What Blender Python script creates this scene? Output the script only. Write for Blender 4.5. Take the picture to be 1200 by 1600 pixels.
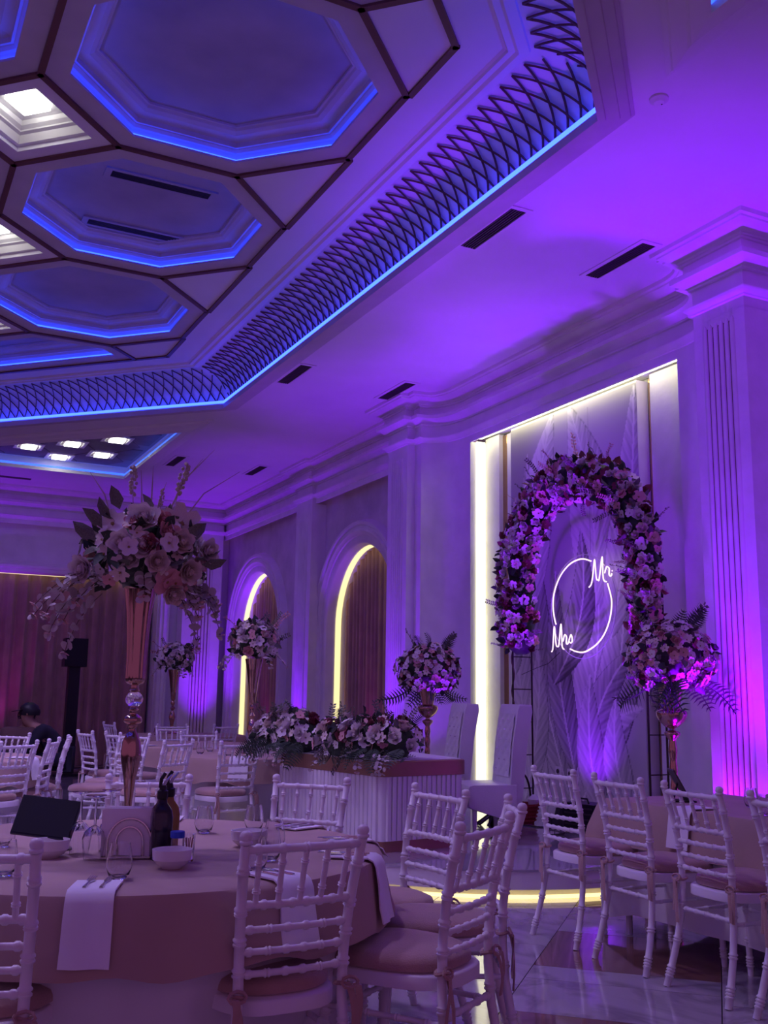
import bpy, bmesh, math, random
from mathutils import Vector, Matrix
PI = math.pi
for o in list(bpy.data.objects): bpy.data.objects.remove(o, do_unlink=True)
SC = bpy.context.scene
COL = SC.collection
rnd = random.Random(7)

# ------------------------------------------------------------------ camera
cam_d = bpy.data.cameras.new('camera')
cam = bpy.data.objects.new('camera', cam_d); COL.objects.link(cam)
cam_d.sensor_fit = 'VERTICAL'; cam_d.sensor_height = 32.0
cam_d.lens = 1587.65 / 1600 * 32.0
cam_d.clip_start = 0.05; cam_d.clip_end = 200
yaw, pit, rol = math.radians(26.8995), math.radians(10.3714), math.radians(0.8686)
_f = Vector((math.sin(yaw)*math.cos(pit), math.cos(yaw)*math.cos(pit), math.sin(pit)))
_r0 = Vector((math.cos(yaw), -math.sin(yaw), 0)); _u0 = _r0.cross(_f)
_r = _r0*math.cos(rol) + _u0*math.sin(rol); _u = -_r0*math.sin(rol) + _u0*math.cos(rol)
mw = Matrix((_r, _u, -_f)).transposed().to_4x4(); mw.translation = Vector((0, 0, 1.25))
cam.matrix_world = mw
SC.camera = cam

# ------------------------------------------------------------------ world, exposure
W = bpy.data.worlds.new('world'); SC.world = W; W.use_nodes = True
bg = W.node_tree.nodes['Background']
bg.inputs[0].default_value = (0.58, 0.20, 0.62, 1); bg.inputs[1].default_value = 0.36
SC.view_settings.view_transform = 'Standard'; SC.view_settings.look = 'None'
SC.view_settings.exposure = 0.0; SC.view_settings.gamma = 1.0
SC.view_settings.use_curve_mapping = False

# light strengths
UP = 0.47          # purple wall washers
PURPLE = (0.21, 0.0, 1.0)
DOWN = 2.9
MAGENTA = (0.75, 0.0, 0.85)
BLUE = (0.03, 0.17, 1.0)
CREAM = (1.0, 0.95, 0.55)
YELLOW = (1.0, 0.78, 0.22)

def spot(loc, tgt, power, color, angle=60, blend=1.0, size=0.05):
    d = bpy.data.lights.new('spot_light', 'SPOT'); d.energy = power; d.color = color
    d.spot_size = math.radians(angle); d.spot_blend = blend; d.shadow_soft_size = size
    o = bpy.data.objects.new('spot_light', d); COL.objects.link(o); o.location = loc
    o.rotation_euler = (Vector(tgt)-Vector(loc)).to_track_quat('-Z', 'Y').to_euler()
    return o

# ------------------------------------------------------------------ materials
def mat(name, col, rough=0.6, metal=0.0, bump=0.0, bscale=60, vary=0.06, vscale=4.0, trans=0.0, ior=1.45, emit=None, es=0.0, sheen=0.0, coat=0.0, alpha=1.0):
    m = bpy.data.materials.new(name); m.use_nodes = True
    nt = m.node_tree; b = nt.nodes['Principled BSDF']
    b.inputs['Roughness'].default_value = rough; b.inputs['Metallic'].default_value = metal
    b.inputs['IOR'].default_value = ior
    b.inputs['Transmission Weight'].default_value = trans
    b.inputs['Coat Weight'].default_value = coat
    b.inputs['Sheen Weight'].default_value = sheen
    if emit:
        b.inputs['Emission Color'].default_value = (*emit, 1); b.inputs['Emission Strength'].default_value = es
    tc = nt.nodes.new('ShaderNodeTexCoord')
    nz = nt.nodes.new('ShaderNodeTexNoise'); nz.inputs['Scale'].default_value = vscale; nz.inputs['Detail'].default_value = 3
    nt.links.new(tc.outputs['Object'], nz.inputs['Vector'])
    rp = nt.nodes.new('ShaderNodeValToRGB')
    lo = [max(0, c*(1-vary)) for c in col]; hi = [min(1, c*(1+vary)) for c in col]
    rp.color_ramp.elements[0].position = 0.3; rp.color_ramp.elements[1].position = 0.7
    rp.color_ramp.elements[0].color = (*lo, 1); rp.color_ramp.elements[1].color = (*hi, 1)
    nt.links.new(nz.outputs['Fac'], rp.inputs['Fac']); nt.links.new(rp.outputs['Color'], b.inputs['Base Color'])
    if bump:
        n2 = nt.nodes.new('ShaderNodeTexNoise'); n2.inputs['Scale'].default_value = bscale; n2.inputs['Detail'].default_value = 4
        nt.links.new(tc.outputs['Object'], n2.inputs['Vector'])
        bp = nt.nodes.new('ShaderNodeBump'); bp.inputs['Strength'].default_value = bump; bp.inputs['Distance'].default_value = 0.01
        nt.links.new(n2.outputs['Fac'], bp.inputs['Height']); nt.links.new(bp.outputs['Normal'], b.inputs['Normal'])
    return m
MT = {}
MT['wall'] = mat('wall_paint', (.80, .78, .80), .55, bump=.15, bscale=25)
MT['stucco'] = mat('wall_stucco', (.64, .58, .64), .7, bump=.6, bscale=18, vary=.12, vscale=3)
MT['trim'] = mat('white_trim', (.80, .78, .80), .45)
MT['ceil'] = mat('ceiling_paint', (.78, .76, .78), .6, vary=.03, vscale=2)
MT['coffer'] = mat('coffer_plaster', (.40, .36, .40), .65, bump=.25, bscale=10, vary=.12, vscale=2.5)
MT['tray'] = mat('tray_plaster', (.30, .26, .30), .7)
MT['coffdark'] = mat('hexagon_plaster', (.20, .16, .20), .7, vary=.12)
MT['cofframe'] = mat('coffer_trim', (.55, .51, .54), .5)
MT['strip'] = mat('bronze_strip', (.16, .07, .055), .4, metal=.3)
MT['lattice'] = mat('bronze_lattice', (.14, .06, .05), .45, metal=.3)
MT['vent'] = mat('vent_dark', (.07, .055, .06), .6)
MT['curtain'] = mat('curtain_velvet', (.42, .25, .22), .85, vary=.12, sheen=.3)
MT['gold'] = mat('rose_gold', (.52, .33, .26), .12, metal=1.0, vary=.03)
MT['goldm'] = mat('gold_mirror', (.50, .33, .20), .12, metal=1.0, vary=.05)
MT['brass'] = mat('brass_band', (.36, .21, .12), .35, metal=.5)
MT['chair'] = mat('white_chair_lacquer', (.80, .77, .80), .35, vary=.03)
MT['cushion'] = mat('tan_velvet', (.46, .29, .25), .9, bump=.3, bscale=200, vary=.10, vscale=8, sheen=.4)
MT['tancloth'] = mat('tan_tablecloth', (.47, .33, .28), .85, bump=.1, bscale=40, vary=.06)
MT['whitecloth'] = mat('white_tablecloth', (.72, .70, .72), .85, vary=.04)
MT['napkin'] = mat('white_napkin', (.85, .83, .86), .8, vary=.03)
MT['leather'] = mat('white_leather', (.72, .69, .71), .35, bump=.12, bscale=90)
MT['slat'] = mat('white_slat', (.78, .75, .76), .4, vary=.03)
MT['steel'] = mat('steel', (.70, .68, .66), .2, metal=1)
MT['black'] = mat('black_plastic', (.008, .008, .012), .45)
MT['screen'] = mat('black_screen', (.004, .004, .010), .55)
MT['china'] = mat('white_china', (.82, .80, .82), .25, vary=.02)
MT['glass'] = mat('clear_glass', (.95, .95, .97), .02, trans=1.0, vary=0)
MT['crystal'] = mat('crystal', (.95, .93, .97), .02, trans=.9, ior=1.6, vary=0)
MT['oil'] = mat('dark_bottle_glass', (.02, .015, .03), .1, coat=.5)
MT['amber'] = mat('amber_oil_glass', (.35, .2, .04), .1, coat=.5)
MT['yellow'] = mat('fruit_skin', (.52, .36, .06), .5, vary=.2, vscale=30)
MT['bluecap'] = mat('blue_cap', (.02, .07, .5), .4)
MT['salt'] = mat('salt', (.8, .8, .82), .8)
MT['bluelabel'] = mat('blue_label', (.02, .03, .16), .5)
MT['pinkstick'] = mat('pink_stick', (.8, .4, .4), .6)
MT['fl_white'] = mat('white_petal', (.80, .74, .72), .7, vary=.08, vscale=30)
MT['fl_cream'] = mat('cream_petal', (.74, .64, .56), .7, vary=.1, vscale=30)
MT['fl_pink'] = mat('pink_petal', (.68, .36, .36), .7, vary=.15, vscale=30)
MT['fl_rose'] = mat('dusty_rose_petal', (.42, .15, .17), .7, vary=.15, vscale=30)
MT['fl_dark'] = mat('burgundy_petal', (.16, .02, .04), .7, vary=.2, vscale=30)
MT['fl_yellow'] = mat('flower_centre', (.30, .20, .06), .8)
MT['lf_dark'] = mat('dark_leaf', (.035, .06, .035), .55, vary=.3, vscale=20)
MT['lf_green'] = mat('green_leaf', (.15, .16, .12), .6, vary=.25, vscale=20)
MT['lf_euc'] = mat('pale_eucalyptus_leaf', (.55, .50, .48), .7, vary=.12, vscale=20)
MT['lf_rust'] = mat('russet_leaf', (.20, .07, .05), .6, vary=.25, vscale=20)
MT['stem'] = mat('stem', (.14, .10, .07), .7)
MT['plume'] = mat('dried_plume', (.50, .42, .34), .9, vary=.15, vscale=30)
MT['iron'] = mat('dark_iron', (.05, .035, .035), .5, metal=.6)
MT['red'] = mat('red_basket', (.30, .03, .03), .7, bump=.5, bscale=60)
MT['cable'] = mat('black_cable', (.01, .01, .012), .5)
MT['led_blue'] = mat('blue_led', (.1, .2, .6), .5, emit=(.014, .045, 1.0), es=7.5, vary=0)
MT['led_blue2'] = mat('blue_led_cove', (.1, .2, .6), .5, emit=(.015, .040, 1.0), es=12.0, vary=0)
MT['led_tray'] = mat('blue_led_side_tray', (.1, .2, .6), .5, emit=(.03, .10, 1.0), es=2.2, vary=0)
MT['jamb_glow'] = mat('cream_jamb_glow', (.8, .8, .6), .5, emit=(1.0, .97, .60), es=1.6, vary=0)  # lit alcove jamb painted as emission
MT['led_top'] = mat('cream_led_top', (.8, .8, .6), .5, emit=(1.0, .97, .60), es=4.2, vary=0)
MT['led_yel_glow'] = mat('yellow_led_glow', (.8, .7, .3), .5, emit=(1.0, .86, .40), es=1.15, vary=0)  # curtain-top LED; also paints the lit arch reveals as glowing
MT['led_stage'] = mat('stage_led', (.8, .7, .3), .5, emit=(1.0, .80, .32), es=1.8, vary=0)
MT['lamp'] = mat('square_lamp', (.9, .9, .9), .5, emit=(1.0, 1.0, .90), es=6.0, vary=0)
MT['neon'] = mat('neon_tube', (.9, .85, .8), .5, emit=(1.0, .80, .52), es=1.35, vary=0)
MT['lens_p'] = mat('purple_lens', (.3, .0, .6), .3, emit=(.45, 0, 1), es=3.0, vary=0)
MT['skin'] = mat('skin', (.36, .20, .15), .6)
MT['jacket'] = mat('dark_jacket', (.014, .014, .03), .85, vary=.2)
MT['brownwear'] = mat('brown_garment', (.10, .05, .05), .85, vary=.2)
MT['hair'] = mat('dark_hair', (.03, .02, .02), .8, vary=.3, vscale=40)
MT['gem'] = mat('crystal_button', (.9, .9, .95), .08, metal=.9)
MT['frame'] = mat('dark_frame', (.06, .05, .055), .5)

def marble(name, base, vein, rough=.08):
    m = bpy.data.materials.new(name); m.use_nodes = True; nt = m.node_tree; b = nt.nodes['Principled BSDF']
    b.inputs['Roughness'].default_value = rough; b.inputs['Coat Weight'].default_value = .6; b.inputs['Coat Roughness'].default_value = .04
    tc = nt.nodes.new('ShaderNodeTexCoord'); n = nt.nodes.new('ShaderNodeTexNoise')
    n.inputs['Scale'].default_value = 1.1; n.inputs['Detail'].default_value = 8; n.inputs['Distortion'].default_value = 1.6
    nt.links.new(tc.outputs['Object'], n.inputs['Vector'])
    rp = nt.nodes.new('ShaderNodeValToRGB'); e = rp.color_ramp.elements
    e[0].position = .44; e[0].color = (*base, 1); e[1].position = .56; e[1].color = (*base, 1)
    k = e.new(.5); k.color = (*vein, 1)
    nt.links.new(n.outputs['Fac'], rp.inputs['Fac']); nt.links.new(rp.outputs['Color'], b.inputs['Base Color'])
    return m
MT['marble'] = marble('white_marble', (.46, .42, .46), (.30, .26, .30))
MT['tanmarble'] = marble('tan_marble', (.27, .13, .10), (.19, .09, .065))
MT['stagefloor'] = marble('stage_tile', (.42, .39, .42), (.34, .31, .34), .12)
MT['grout'] = mat('grout', (.05, .04, .05), .8)

# ------------------------------------------------------------------ mesh builder
class M:
    def __init__(s): s.v = []; s.f = []; s.mi = []
    def add(s, vs, fs, k=0):
        b = len(s.v); s.v += [tuple(p) for p in vs]; s.f += [tuple(b+i for i in f) for f in fs]; s.mi += [k]*len(fs)
    def box(s, c, d, rz=0, k=0, taper=1.0):
        x, y, z = d[0]/2, d[1]/2, d[2]/2; ca, sa = math.cos(rz), math.sin(rz); vs = []
        for sz in (-1, 1):
            t = taper if sz > 0 else 1
            for sx, sy in ((-1, -1), (1, -1), (1, 1), (-1, 1)):
                px, py = sx*x*t, sy*y*t
                vs.append((c[0]+px*ca-py*sa, c[1]+px*sa+py*ca, c[2]+sz*z))
        s.add(vs, [(3, 2, 1, 0), (4, 5, 6, 7), (0, 1, 5, 4), (1, 2, 6, 5), (2, 3, 7, 6), (3, 0, 4, 7)], k)
    def lathe(s, pr, n=20, c=(0, 0, 0), k=0, fl=0.0, nfl=0, cap=True):
        b = []
        for r, z in pr:
            for i in range(n):
                a = 2*PI*i/n; rr = r*(1+fl*math.cos(nfl*a)) if nfl else r
                b.append((c[0]+rr*math.cos(a), c[1]+rr*math.sin(a), c[2]+z))
        fs = [(j*n+i, j*n+(i+1) % n, (j+1)*n+(i+1) % n, (j+1)*n+i) for j in range(len(pr)-1) for i in range(n)]
        if cap and pr[0][0] > 1e-4: fs.append(tuple(range(n-1, -1, -1)))
        if cap and pr[-1][0] > 1e-4: fs.append(tuple((len(pr)-1)*n+i for i in range(n)))
        s.add(b, fs, k)
    def tube(s, pts, r, n=6, k=0, cap=True, closed=False):
        pts = [Vector(p) for p in pts]; N = len(pts); vs = []; up = Vector((0, 0, 1)); prev = None
        for i, p in enumerate(pts):
            if closed: t = pts[(i+1) % N]-pts[i-1]
            else: t = pts[min(i+1, N-1)]-pts[max(i-1, 0)]
            if t.length < 1e-9: t = Vector((0, 0, 1))
            t.normalize()
            if prev is None: a = t.orthogonal().normalized()
            else:
                a = prev-t*prev.dot(t)
                a = a.normalized() if a.length > 1e-6 else t.orthogonal().normalized()
            prev = a; b = t.cross(a); rr = r[i] if isinstance(r, (list, tuple)) else r
            for j in range(n):
                th = 2*PI*j/n; vs.append(p+(a*math.cos(th)+b*math.sin(th))*rr)
        fs = []
        for i in range(N if closed else N-1):
            i2 = (i+1) % N
            for j in range(n): fs.append((i*n+j, i*n+(j+1) % n, i2*n+(j+1) % n, i2*n+j))
        if cap and not closed: fs += [tuple(range(n-1, -1, -1)), tuple((N-1)*n+j for j in range(n))]
        s.add(vs, fs, k)
    def grid(s, fn, nu, nv, k=0, closeu=False):
        vs = [fn(i/nu, j/nv) for j in range(nv+1) for i in range(nu+(0 if closeu else 1))]; w = nu if closeu else nu+1
        fs = [(j*w+i, j*w+(i+1) % w, (j+1)*w+(i+1) % w, (j+1)*w+i) for j in range(nv) for i in range(nu)]
        s.add(vs, fs, k)
    def loft(s, loops, k=0, closed=True, cap0=False, cap1=False):
        n = len(loops[0]); vs = [p for L in loops for p in L]; fs = []
        for j in range(len(loops)-1):
            for i in range(n if closed else n-1): fs.append((j*n+i, j*n+(i+1) % n, (j+1)*n+(i+1) % n, (j+1)*n+i))
        if cap0: fs.append(tuple(range(n-1, -1, -1)))
        if cap1: fs.append(tuple((len(loops)-1)*n+i for i in range(n)))
        s.add(vs, fs, k)
    def prism(s, poly, z0, z1, k=0):
        s.loft([[(x, y, z0) for x, y in poly], [(x, y, z1) for x, y in poly]], k, True, True, True)
    def mesh(s, name, mats, smooth=False, recalc=True):
        me = bpy.data.meshes.new(name); me.from_pydata(s.v, [], s.f)
        for m in (mats if isinstance(mats, (list, tuple)) else [mats]): me.materials.append(m)
        if len(set(s.mi)) > 1: me.polygons.foreach_set('material_index', s.mi)
        if recalc:
            bm = bmesh.new(); bm.from_mesh(me); bmesh.ops.recalc_face_normals(bm, faces=bm.faces); bm.to_mesh(me); bm.free()
        if smooth:
            me.polygons.foreach_set('use_smooth', [True]*len(me.polygons))
            try: me.set_sharp_from_angle(angle=math.radians(50))
            except Exception: pass
        me.update(); return me
def put(name, me, parent=None, loc=(0, 0, 0), rot=(0, 0, 0), scale=(1, 1, 1), mx=None):
    o = bpy.data.objects.new(name, me); COL.objects.link(o)
    if mx is not None: o.matrix_world = mx
    else: o.location = loc; o.rotation_euler = rot; o.scale = scale
    if parent: o.parent = parent
    return o
def ob(name, m, mats, parent=None, smooth=False, loc=(0, 0, 0), rot=(0, 0, 0), recalc=True):
    return put(name, m.mesh(name, mats, smooth, recalc), parent, loc, rot)
def thing(name, label, cat, loc=(0, 0, 0), rz=0, group=None):
    o = bpy.data.objects.new(name, None); COL.objects.link(o); o.empty_display_size = .1
    o.location = loc; o.rotation_euler = (0, 0, rz); o['label'] = label; o['category'] = cat
    if group: o['group'] = group
    return o
def tag(o, label, cat, group=None):
    o['label'] = label; o['category'] = cat
    if group: o['group'] = group
    return o
def struct(name, loc=(0, 0, 0)):
    o = bpy.data.objects.new(name, None); COL.objects.link(o); o['kind'] = 'structure'; o.empty_display_size = .1; o.location = loc
    return o
def copy_tree(o, parent=None):
    c = o.copy(); COL.objects.link(c)
    if parent is not None: c.parent = parent
    for ch in list(o.children): copy_tree(ch, c)
    return c

# ------------------------------------------------------------------ polygon helpers
def clip(poly, a, b, c):            # keep a*x+b*y<=c
    out = []
    for i in range(len(poly)):
        p, q = poly[i], poly[(i+1) % len(poly)]
        dp, dq = a*p[0]+b*p[1]-c, a*q[0]+b*q[1]-c
        if dp <= 1e-9: out.append(p)
        if (dp < -1e-9 and dq > 1e-9) or (dp > 1e-9 and dq < -1e-9):
            t = dp/(dp-dq); out.append((p[0]+(q[0]-p[0])*t, p[1]+(q[1]-p[1])*t))
    return out
def clean(poly, eps=1e-3):
    out = []
    for p in poly:
        if not out or math.hypot(p[0]-out[-1][0], p[1]-out[-1][1]) > eps: out.append(p)
    if len(out) > 1 and math.hypot(out[0][0]-out[-1][0], out[0][1]-out[-1][1]) < eps: out.pop()
    return out
def area(p): return sum(p[i][0]*p[(i+1) % len(p)][1]-p[(i+1) % len(p)][0]*p[i][1] for i in range(len(p)))/2
def inset(poly, d):                 # convex ccw polygon moved inward by d, clipping away vanished edges
    r = [(p[0], p[1]) for p in poly]; n = len(poly)
    for i in range(n):
        p, q = poly[i], poly[(i+1) % n]; ex, ey = q[0]-p[0], q[1]-p[1]; L = math.hypot(ex, ey)
        nx, ny = ey/L, -ex/L        # outward
        r = clip(r, nx, ny, nx*p[0]+ny*p[1]-d)
        if len(r) < 3: return []
    return clean(r)
def miter(poly, d, closed=True):    # same vertex count offset, + = left of travel
    n = len(poly); out = []
    for i in range(n):
        p = Vector(poly[i][:2])
        a = Vector(poly[(i-1) % n][:2]) if (closed or i > 0) else None
        b = Vector(poly[(i+1) % n][:2]) if (closed or i < n-1) else None
        ns = []
        if a is not None: e = (p-a).normalized(); ns.append(Vector((-e.y, e.x)))
        if b is not None: e = (b-p).normalized(); ns.append(Vector((-e.y, e.x)))
        if len(ns) == 1: q = p+ns[0]*d
        else:
            m = ns[0]+ns[1]; m = m.normalized() if m.length > 1e-6 else ns[0]
            q = p+m*d/max(.3, m.dot(ns[0]))
        out.append((q.x, q.y))
    return out
def holes_face(m, outer, holes, mapf, k=0):
    bm = bmesh.new(); allE = []
    for L in [outer]+holes:
        vs = [bm.verts.new((p[0], p[1], 0)) for p in L]
        for i in range(len(vs)): allE.append(bm.edges.new((vs[i], vs[(i+1) % len(vs)])))
    bmesh.ops.triangle_fill(bm, use_beauty=True, use_dissolve=False, edges=allE)
    bm.verts.index_update()
    m.add([mapf(v.co.x, v.co.y) for v in bm.verts], [tuple(v.index for v in f.verts) for f in bm.faces], k)
    bm.free()

# ================================================================== CEILING
CZ, UZ = 4.68, 5.05
ceiling = struct('ceiling')
RING = [(3.57, 4.33), (3.57, 11.33), (.37, 14.53), (-1.17, 14.53), (-4.37, 11.33), (-4.37, 4.33), (-1.17, 1.13), (.37, 1.13)]
TF = [(3.45, 12.65), (3.45, 15.95), (.15, 15.95)]
TN = [(3.45, 3.30), (-.15, -.30), (3.45, -.30)]
slab_holes = [miter(RING, -.10), miter(TF, -.07), miter(TN, -.07)]
m = M()
holes_face(m, [(6.3, -3.2), (6.3, 18.6), (-8, 18.6), (-8, -3.2)], slab_holes, lambda x, y: (x, y, CZ))
ob('ceiling_slab', m, MT['ceil'], ceiling, recalc=False)
def ringloft(m, poly, prof, k=0):
    m.loft([[(x, y, z) for x, y in miter(poly, d)] for d, z in prof], k)
# lip mouldings round the big tray
m = M(); ringloft(m, RING, [(-.21, 4.68), (-.21, 4.668), (-.19, 4.664), (-.185, 4.652), (-.13, 4.648), (-.125, 4.636), (-.05, 4.632), (-.045, 4.62), (0, 4.618), (0, 4.68), (-.02, 4.70), (-.10, 4.70)])
ob('lip_moulding', m, MT['cofframe'], ceiling)
m = M(); ringloft(m, RING, [(-.004, 4.69), (-.004, 4.722), (-.018, 4.722), (-.018, 4.69)])
ob('led_glow_strip', m, MT['led_blue2'], ceiling)
# cove
cove = lambda t: (-.09+.46*(1-math.cos(t)), 4.71+.34*math.sin(t))
m = M(); ringloft(m, RING, [cove(PI/2*i/10) for i in range(11)])
ob('cove', m, MT['ceil'], ceiling, smooth=True)
m = M(); ringloft(m, RING, [(.36, 5.06), (.37, 5.03), (.43, 5.02), (.45, 5.035), (.49, 5.03), (.50, 5.045), (.52, 5.05)])
ob('tray_moulding', m, MT['ceil'], ceiling)
# lattice strips over the cove
def side_frame(a, b):
    a, b = Vector(a), Vector(b); e = (b-a).normalized(); return a, e, Vector((-e.y, e.x)), (b-a).length
def lattice(a, b, smin, smax, sp=.131, shift=2.0):
    a, e, nrm, L = side_frame(a, b)
    k = int(math.floor((smin-1)/sp))
    while k*sp < smax+1:
        for sg in (-1, 1):
            pts = []
            for j in range(11):
                t = math.radians(6)+math.radians(78)*j/10; d, z = cove(t); s = k*sp+sg*shift*sp*((j/10)-.5)
                lo, hi = max(smin, d*.414), min(smax, L-d*.414)
                if s < lo-1e-6 or s > hi+1e-6: continue
                p = a+e*s+nrm*(d+.018*math.sin(t)*0+.012); pts.append((p.x, p.y, z-.014))
            if len(pts) > 2:
                mm = M(); mm.tube(pts, .0080, 4); ob('lattice_strip', mm, MT['lattice'], ceiling)
        k += 1
lattice(RING[0], RING[1], 0, 7.0)
lattice(RING[1], RING[2], 0, 4.0)
a_, e_, n_, L_ = side_frame(RING[7], RING[0]); lattice(RING[7], RING[0], L_-1.7, L_)
# upper grid of octagon and square cells
REG = inset(RING, .78)
def clipreg(poly):
    p = poly
    for i in range(len(REG)):
        a, b = REG[i], REG[(i+1) % len(REG)]; ex, ey = b[0]-a[0], b[1]-a[1]; L = math.hypot(ex, ey); nx, ny = ey/L, -ex/L
        p = clip(p, nx, ny, nx*a[0]+ny*a[1])
        if len(p) < 3: return []
    return clean(p)
A_ = 1.058; S_ = A_*math.tan(PI/8)
OCT = [(A_, -S_), (A_, S_), (S_, A_), (-S_, A_), (-A_, S_), (-A_, -S_), (-S_, -A_), (S_, -A_)]
edges = {}
def addedges(p):
    for i in range(len(p)):
        a, b = p[i], p[(i+1) % len(p)]
        k = tuple(sorted([(round(a[0], 2), round(a[1], 2)), (round(b[0], 2), round(b[1], 2))]))
        if math.hypot(a[0]-b[0], a[1]-b[1]) > .05: edges[k] = (a, b)
def frame_between(m, outer, inner, z, k=0):
    holes_face(m, outer, [inner], lambda x, y: (x, y, z), k)
def octo_coffer(cell, vents=False):
    op = inset(cell, .165)
    if len(op) < 3 or area(op) < .12:
        mm = M(); mm.add([(x, y, UZ) for x, y in cell], [tuple(range(len(cell)))]); ob('plain_cell', mm, MT['ceil'], ceiling); return
    mm = M(); frame_between(mm, cell, op, UZ)
    c = ob('coffer', mm, MT['cofframe'], ceiling, recalc=False)
    tr = M(); pr = [(0, UZ), (0, UZ+.018), (-.05, UZ+.018), (-.05, UZ+.06), (-.03, UZ+.075), (-.01, UZ+.08), (.01, UZ+.095), (.012, UZ+.10), (.03, UZ+.10), (.032, UZ+.135), (.05, UZ+.14), (.10, UZ+.15), (.13, UZ+.165), (.14, UZ+.18), (.155, UZ+.182), (.156, UZ+.20)]
    loops = [[(x, y, z) for x, y in miter(op, d)] for d, z in pr]; tr.loft(loops)
    ob('coffer_moulding', tr, MT['cofframe'], c)
    fl = M(); ip = miter(op, .156); fl.add([(x, y, UZ+.20) for x, y in ip], [tuple(range(len(ip)))])
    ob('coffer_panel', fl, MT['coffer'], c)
    ld = M(); ld.loft([[(x, y, z) for x, y in miter(op, d)] for d, z in [(-.036, UZ+.022), (-.044, UZ+.022), (-.044, UZ+.047), (-.036, UZ+.047), (-.036, UZ+.022)]])
    ob('led_glow_strip', ld, MT['led_blue'], c)
    return c
def square_coffer(cell, lamp=True):
    op = inset(cell, .13)
    mm = M(); frame_between(mm, cell, op, UZ)
    c = ob('lamp_coffer', mm, MT['ceil'], ceiling, recalc=False)
    tr = M(); pr = [(0, UZ), (0, UZ+.035), (.03, UZ+.037), (.035, UZ+.05), (.05, UZ+.09), (.075, UZ+.10), (.077, UZ+.11), (.10, UZ+.13), (.11, UZ+.16), (.135, UZ+.165)]
    tr.loft([[(x, y, z) for x, y in miter(op, d)] for d, z in pr]); ob('coffer_moulding', tr, MT['ceil'], c)
    ip = miter(op, .135); fl = M(); fl.add([(x, y, UZ+.165) for x, y in ip], [tuple(range(len(ip)))]); ob('coffer_panel', fl, MT['ceil'], c)
    cx = sum(p[0] for p in cell)/len(cell); cy = sum(p[1] for p in cell)/len(cell)
    lp = M(); lp.box((cx, cy, UZ+.145), (.21, .21, .04), PI/4); ob('square_lamp', lp, MT['lamp'], c)
    spot((cx, cy, UZ+.10), (cx, cy, 0), 70*DOWN, (.56, .40, .95), 130, 1.0, .10)
cells = []
for i in range(-2, 1):
    for j in range(-2, 5):
        cx, cy = 1.712+2.116*i, 5.672+2.116*j
        p = clipreg([(cx+x, cy+y) for x, y in OCT])
        if p and area(p) > .02:
            addedges(p); cf = octo_coffer(p)
            if i == 0 and j == 1 and cf:
                for vy in (7.50, 8.42):
                    v = M(); v.loft([[(1.33, vy-.08, UZ+.20), (2.22, vy-.08, UZ+.20), (2.22, vy+.08, UZ+.20), (1.33, vy+.08, UZ+.20)], [(1.33, vy-.08, UZ+.185), (2.22, vy-.08, UZ+.185), (2.22, vy+.08, UZ+.185), (1.33, vy+.08, UZ+.185)], [(1.38, vy-.05, UZ+.185), (2.17, vy-.05, UZ+.185), (2.17, vy+.05, UZ+.185), (1.38, vy+.05, UZ+.185)], [(1.38, vy-.05, UZ+.199), (2.17, vy-.05, UZ+.199), (2.17, vy+.05, UZ+.199), (1.38, vy+.05, UZ+.199)]])
                    ob('vent_frame', v, MT['coffer'], cf)
                    v = M(); v.box((1.775, vy, UZ+.197), (.79, .10, .004)); ob('vent_backing', v, MT['vent'], cf)
                    for q in range(5):
                        v = M(); v.box((1.775, vy-.04+.02*q, UZ+.19), (.79, .005, .012)); ob('vent_slat', v, MT['frame'], cf)
        for (sx, sy) in ((1, 1),):
            qx, qy = cx+A_*1, cy+A_*1; h = A_-S_
            s = [(qx, qy-h), (qx+h, qy), (qx, qy+h), (qx-h, qy)]
            ps = clipreg(s)
            if ps and area(ps) > .02:
                addedges(ps)
                if len(ps) == 4 and area(ps) > .7: square_coffer(ps)
                else:
                    o1, o2, o3 = inset(ps, .17), inset(ps, .21), inset(ps, .30)
                    mm = M()
                    if len(o3) == len(ps) and area(ps) > .2:
                        mm.loft([[(x, y, z) for x, y in q] for q, z in ((ps, UZ), (o1, UZ), (o2, UZ+.03), (o3, UZ+.012))]); mm.add([(x, y, UZ+.012) for x, y in o3], [tuple(range(len(o3)))])
                    else: mm.add([(x, y, UZ) for x, y in ps], [tuple(range(len(ps)))])
                    ob('border_cell', mm, MT['ceil'], ceiling)
# left column of squares beyond x range closes with plain border
m = M(); frame_between(m, miter(RING, .34), miter(RING, .78), UZ+.001); ob('tray_border', m, MT['ceil'], ceiling, recalc=False)
for (a, b) in edges.values():
    a, b = Vector(a), Vector(b); c = (a+b)/2; e = b-a
    mm = M(); mm.box((0, 0, 0), (e.length+.03, .042, .022)); ob('bronze_strip', mm, MT['strip'], ceiling, loc=(c.x, c.y, UZ-.006), rot=(0, 0, math.atan2(e.y, e.x)))
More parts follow.
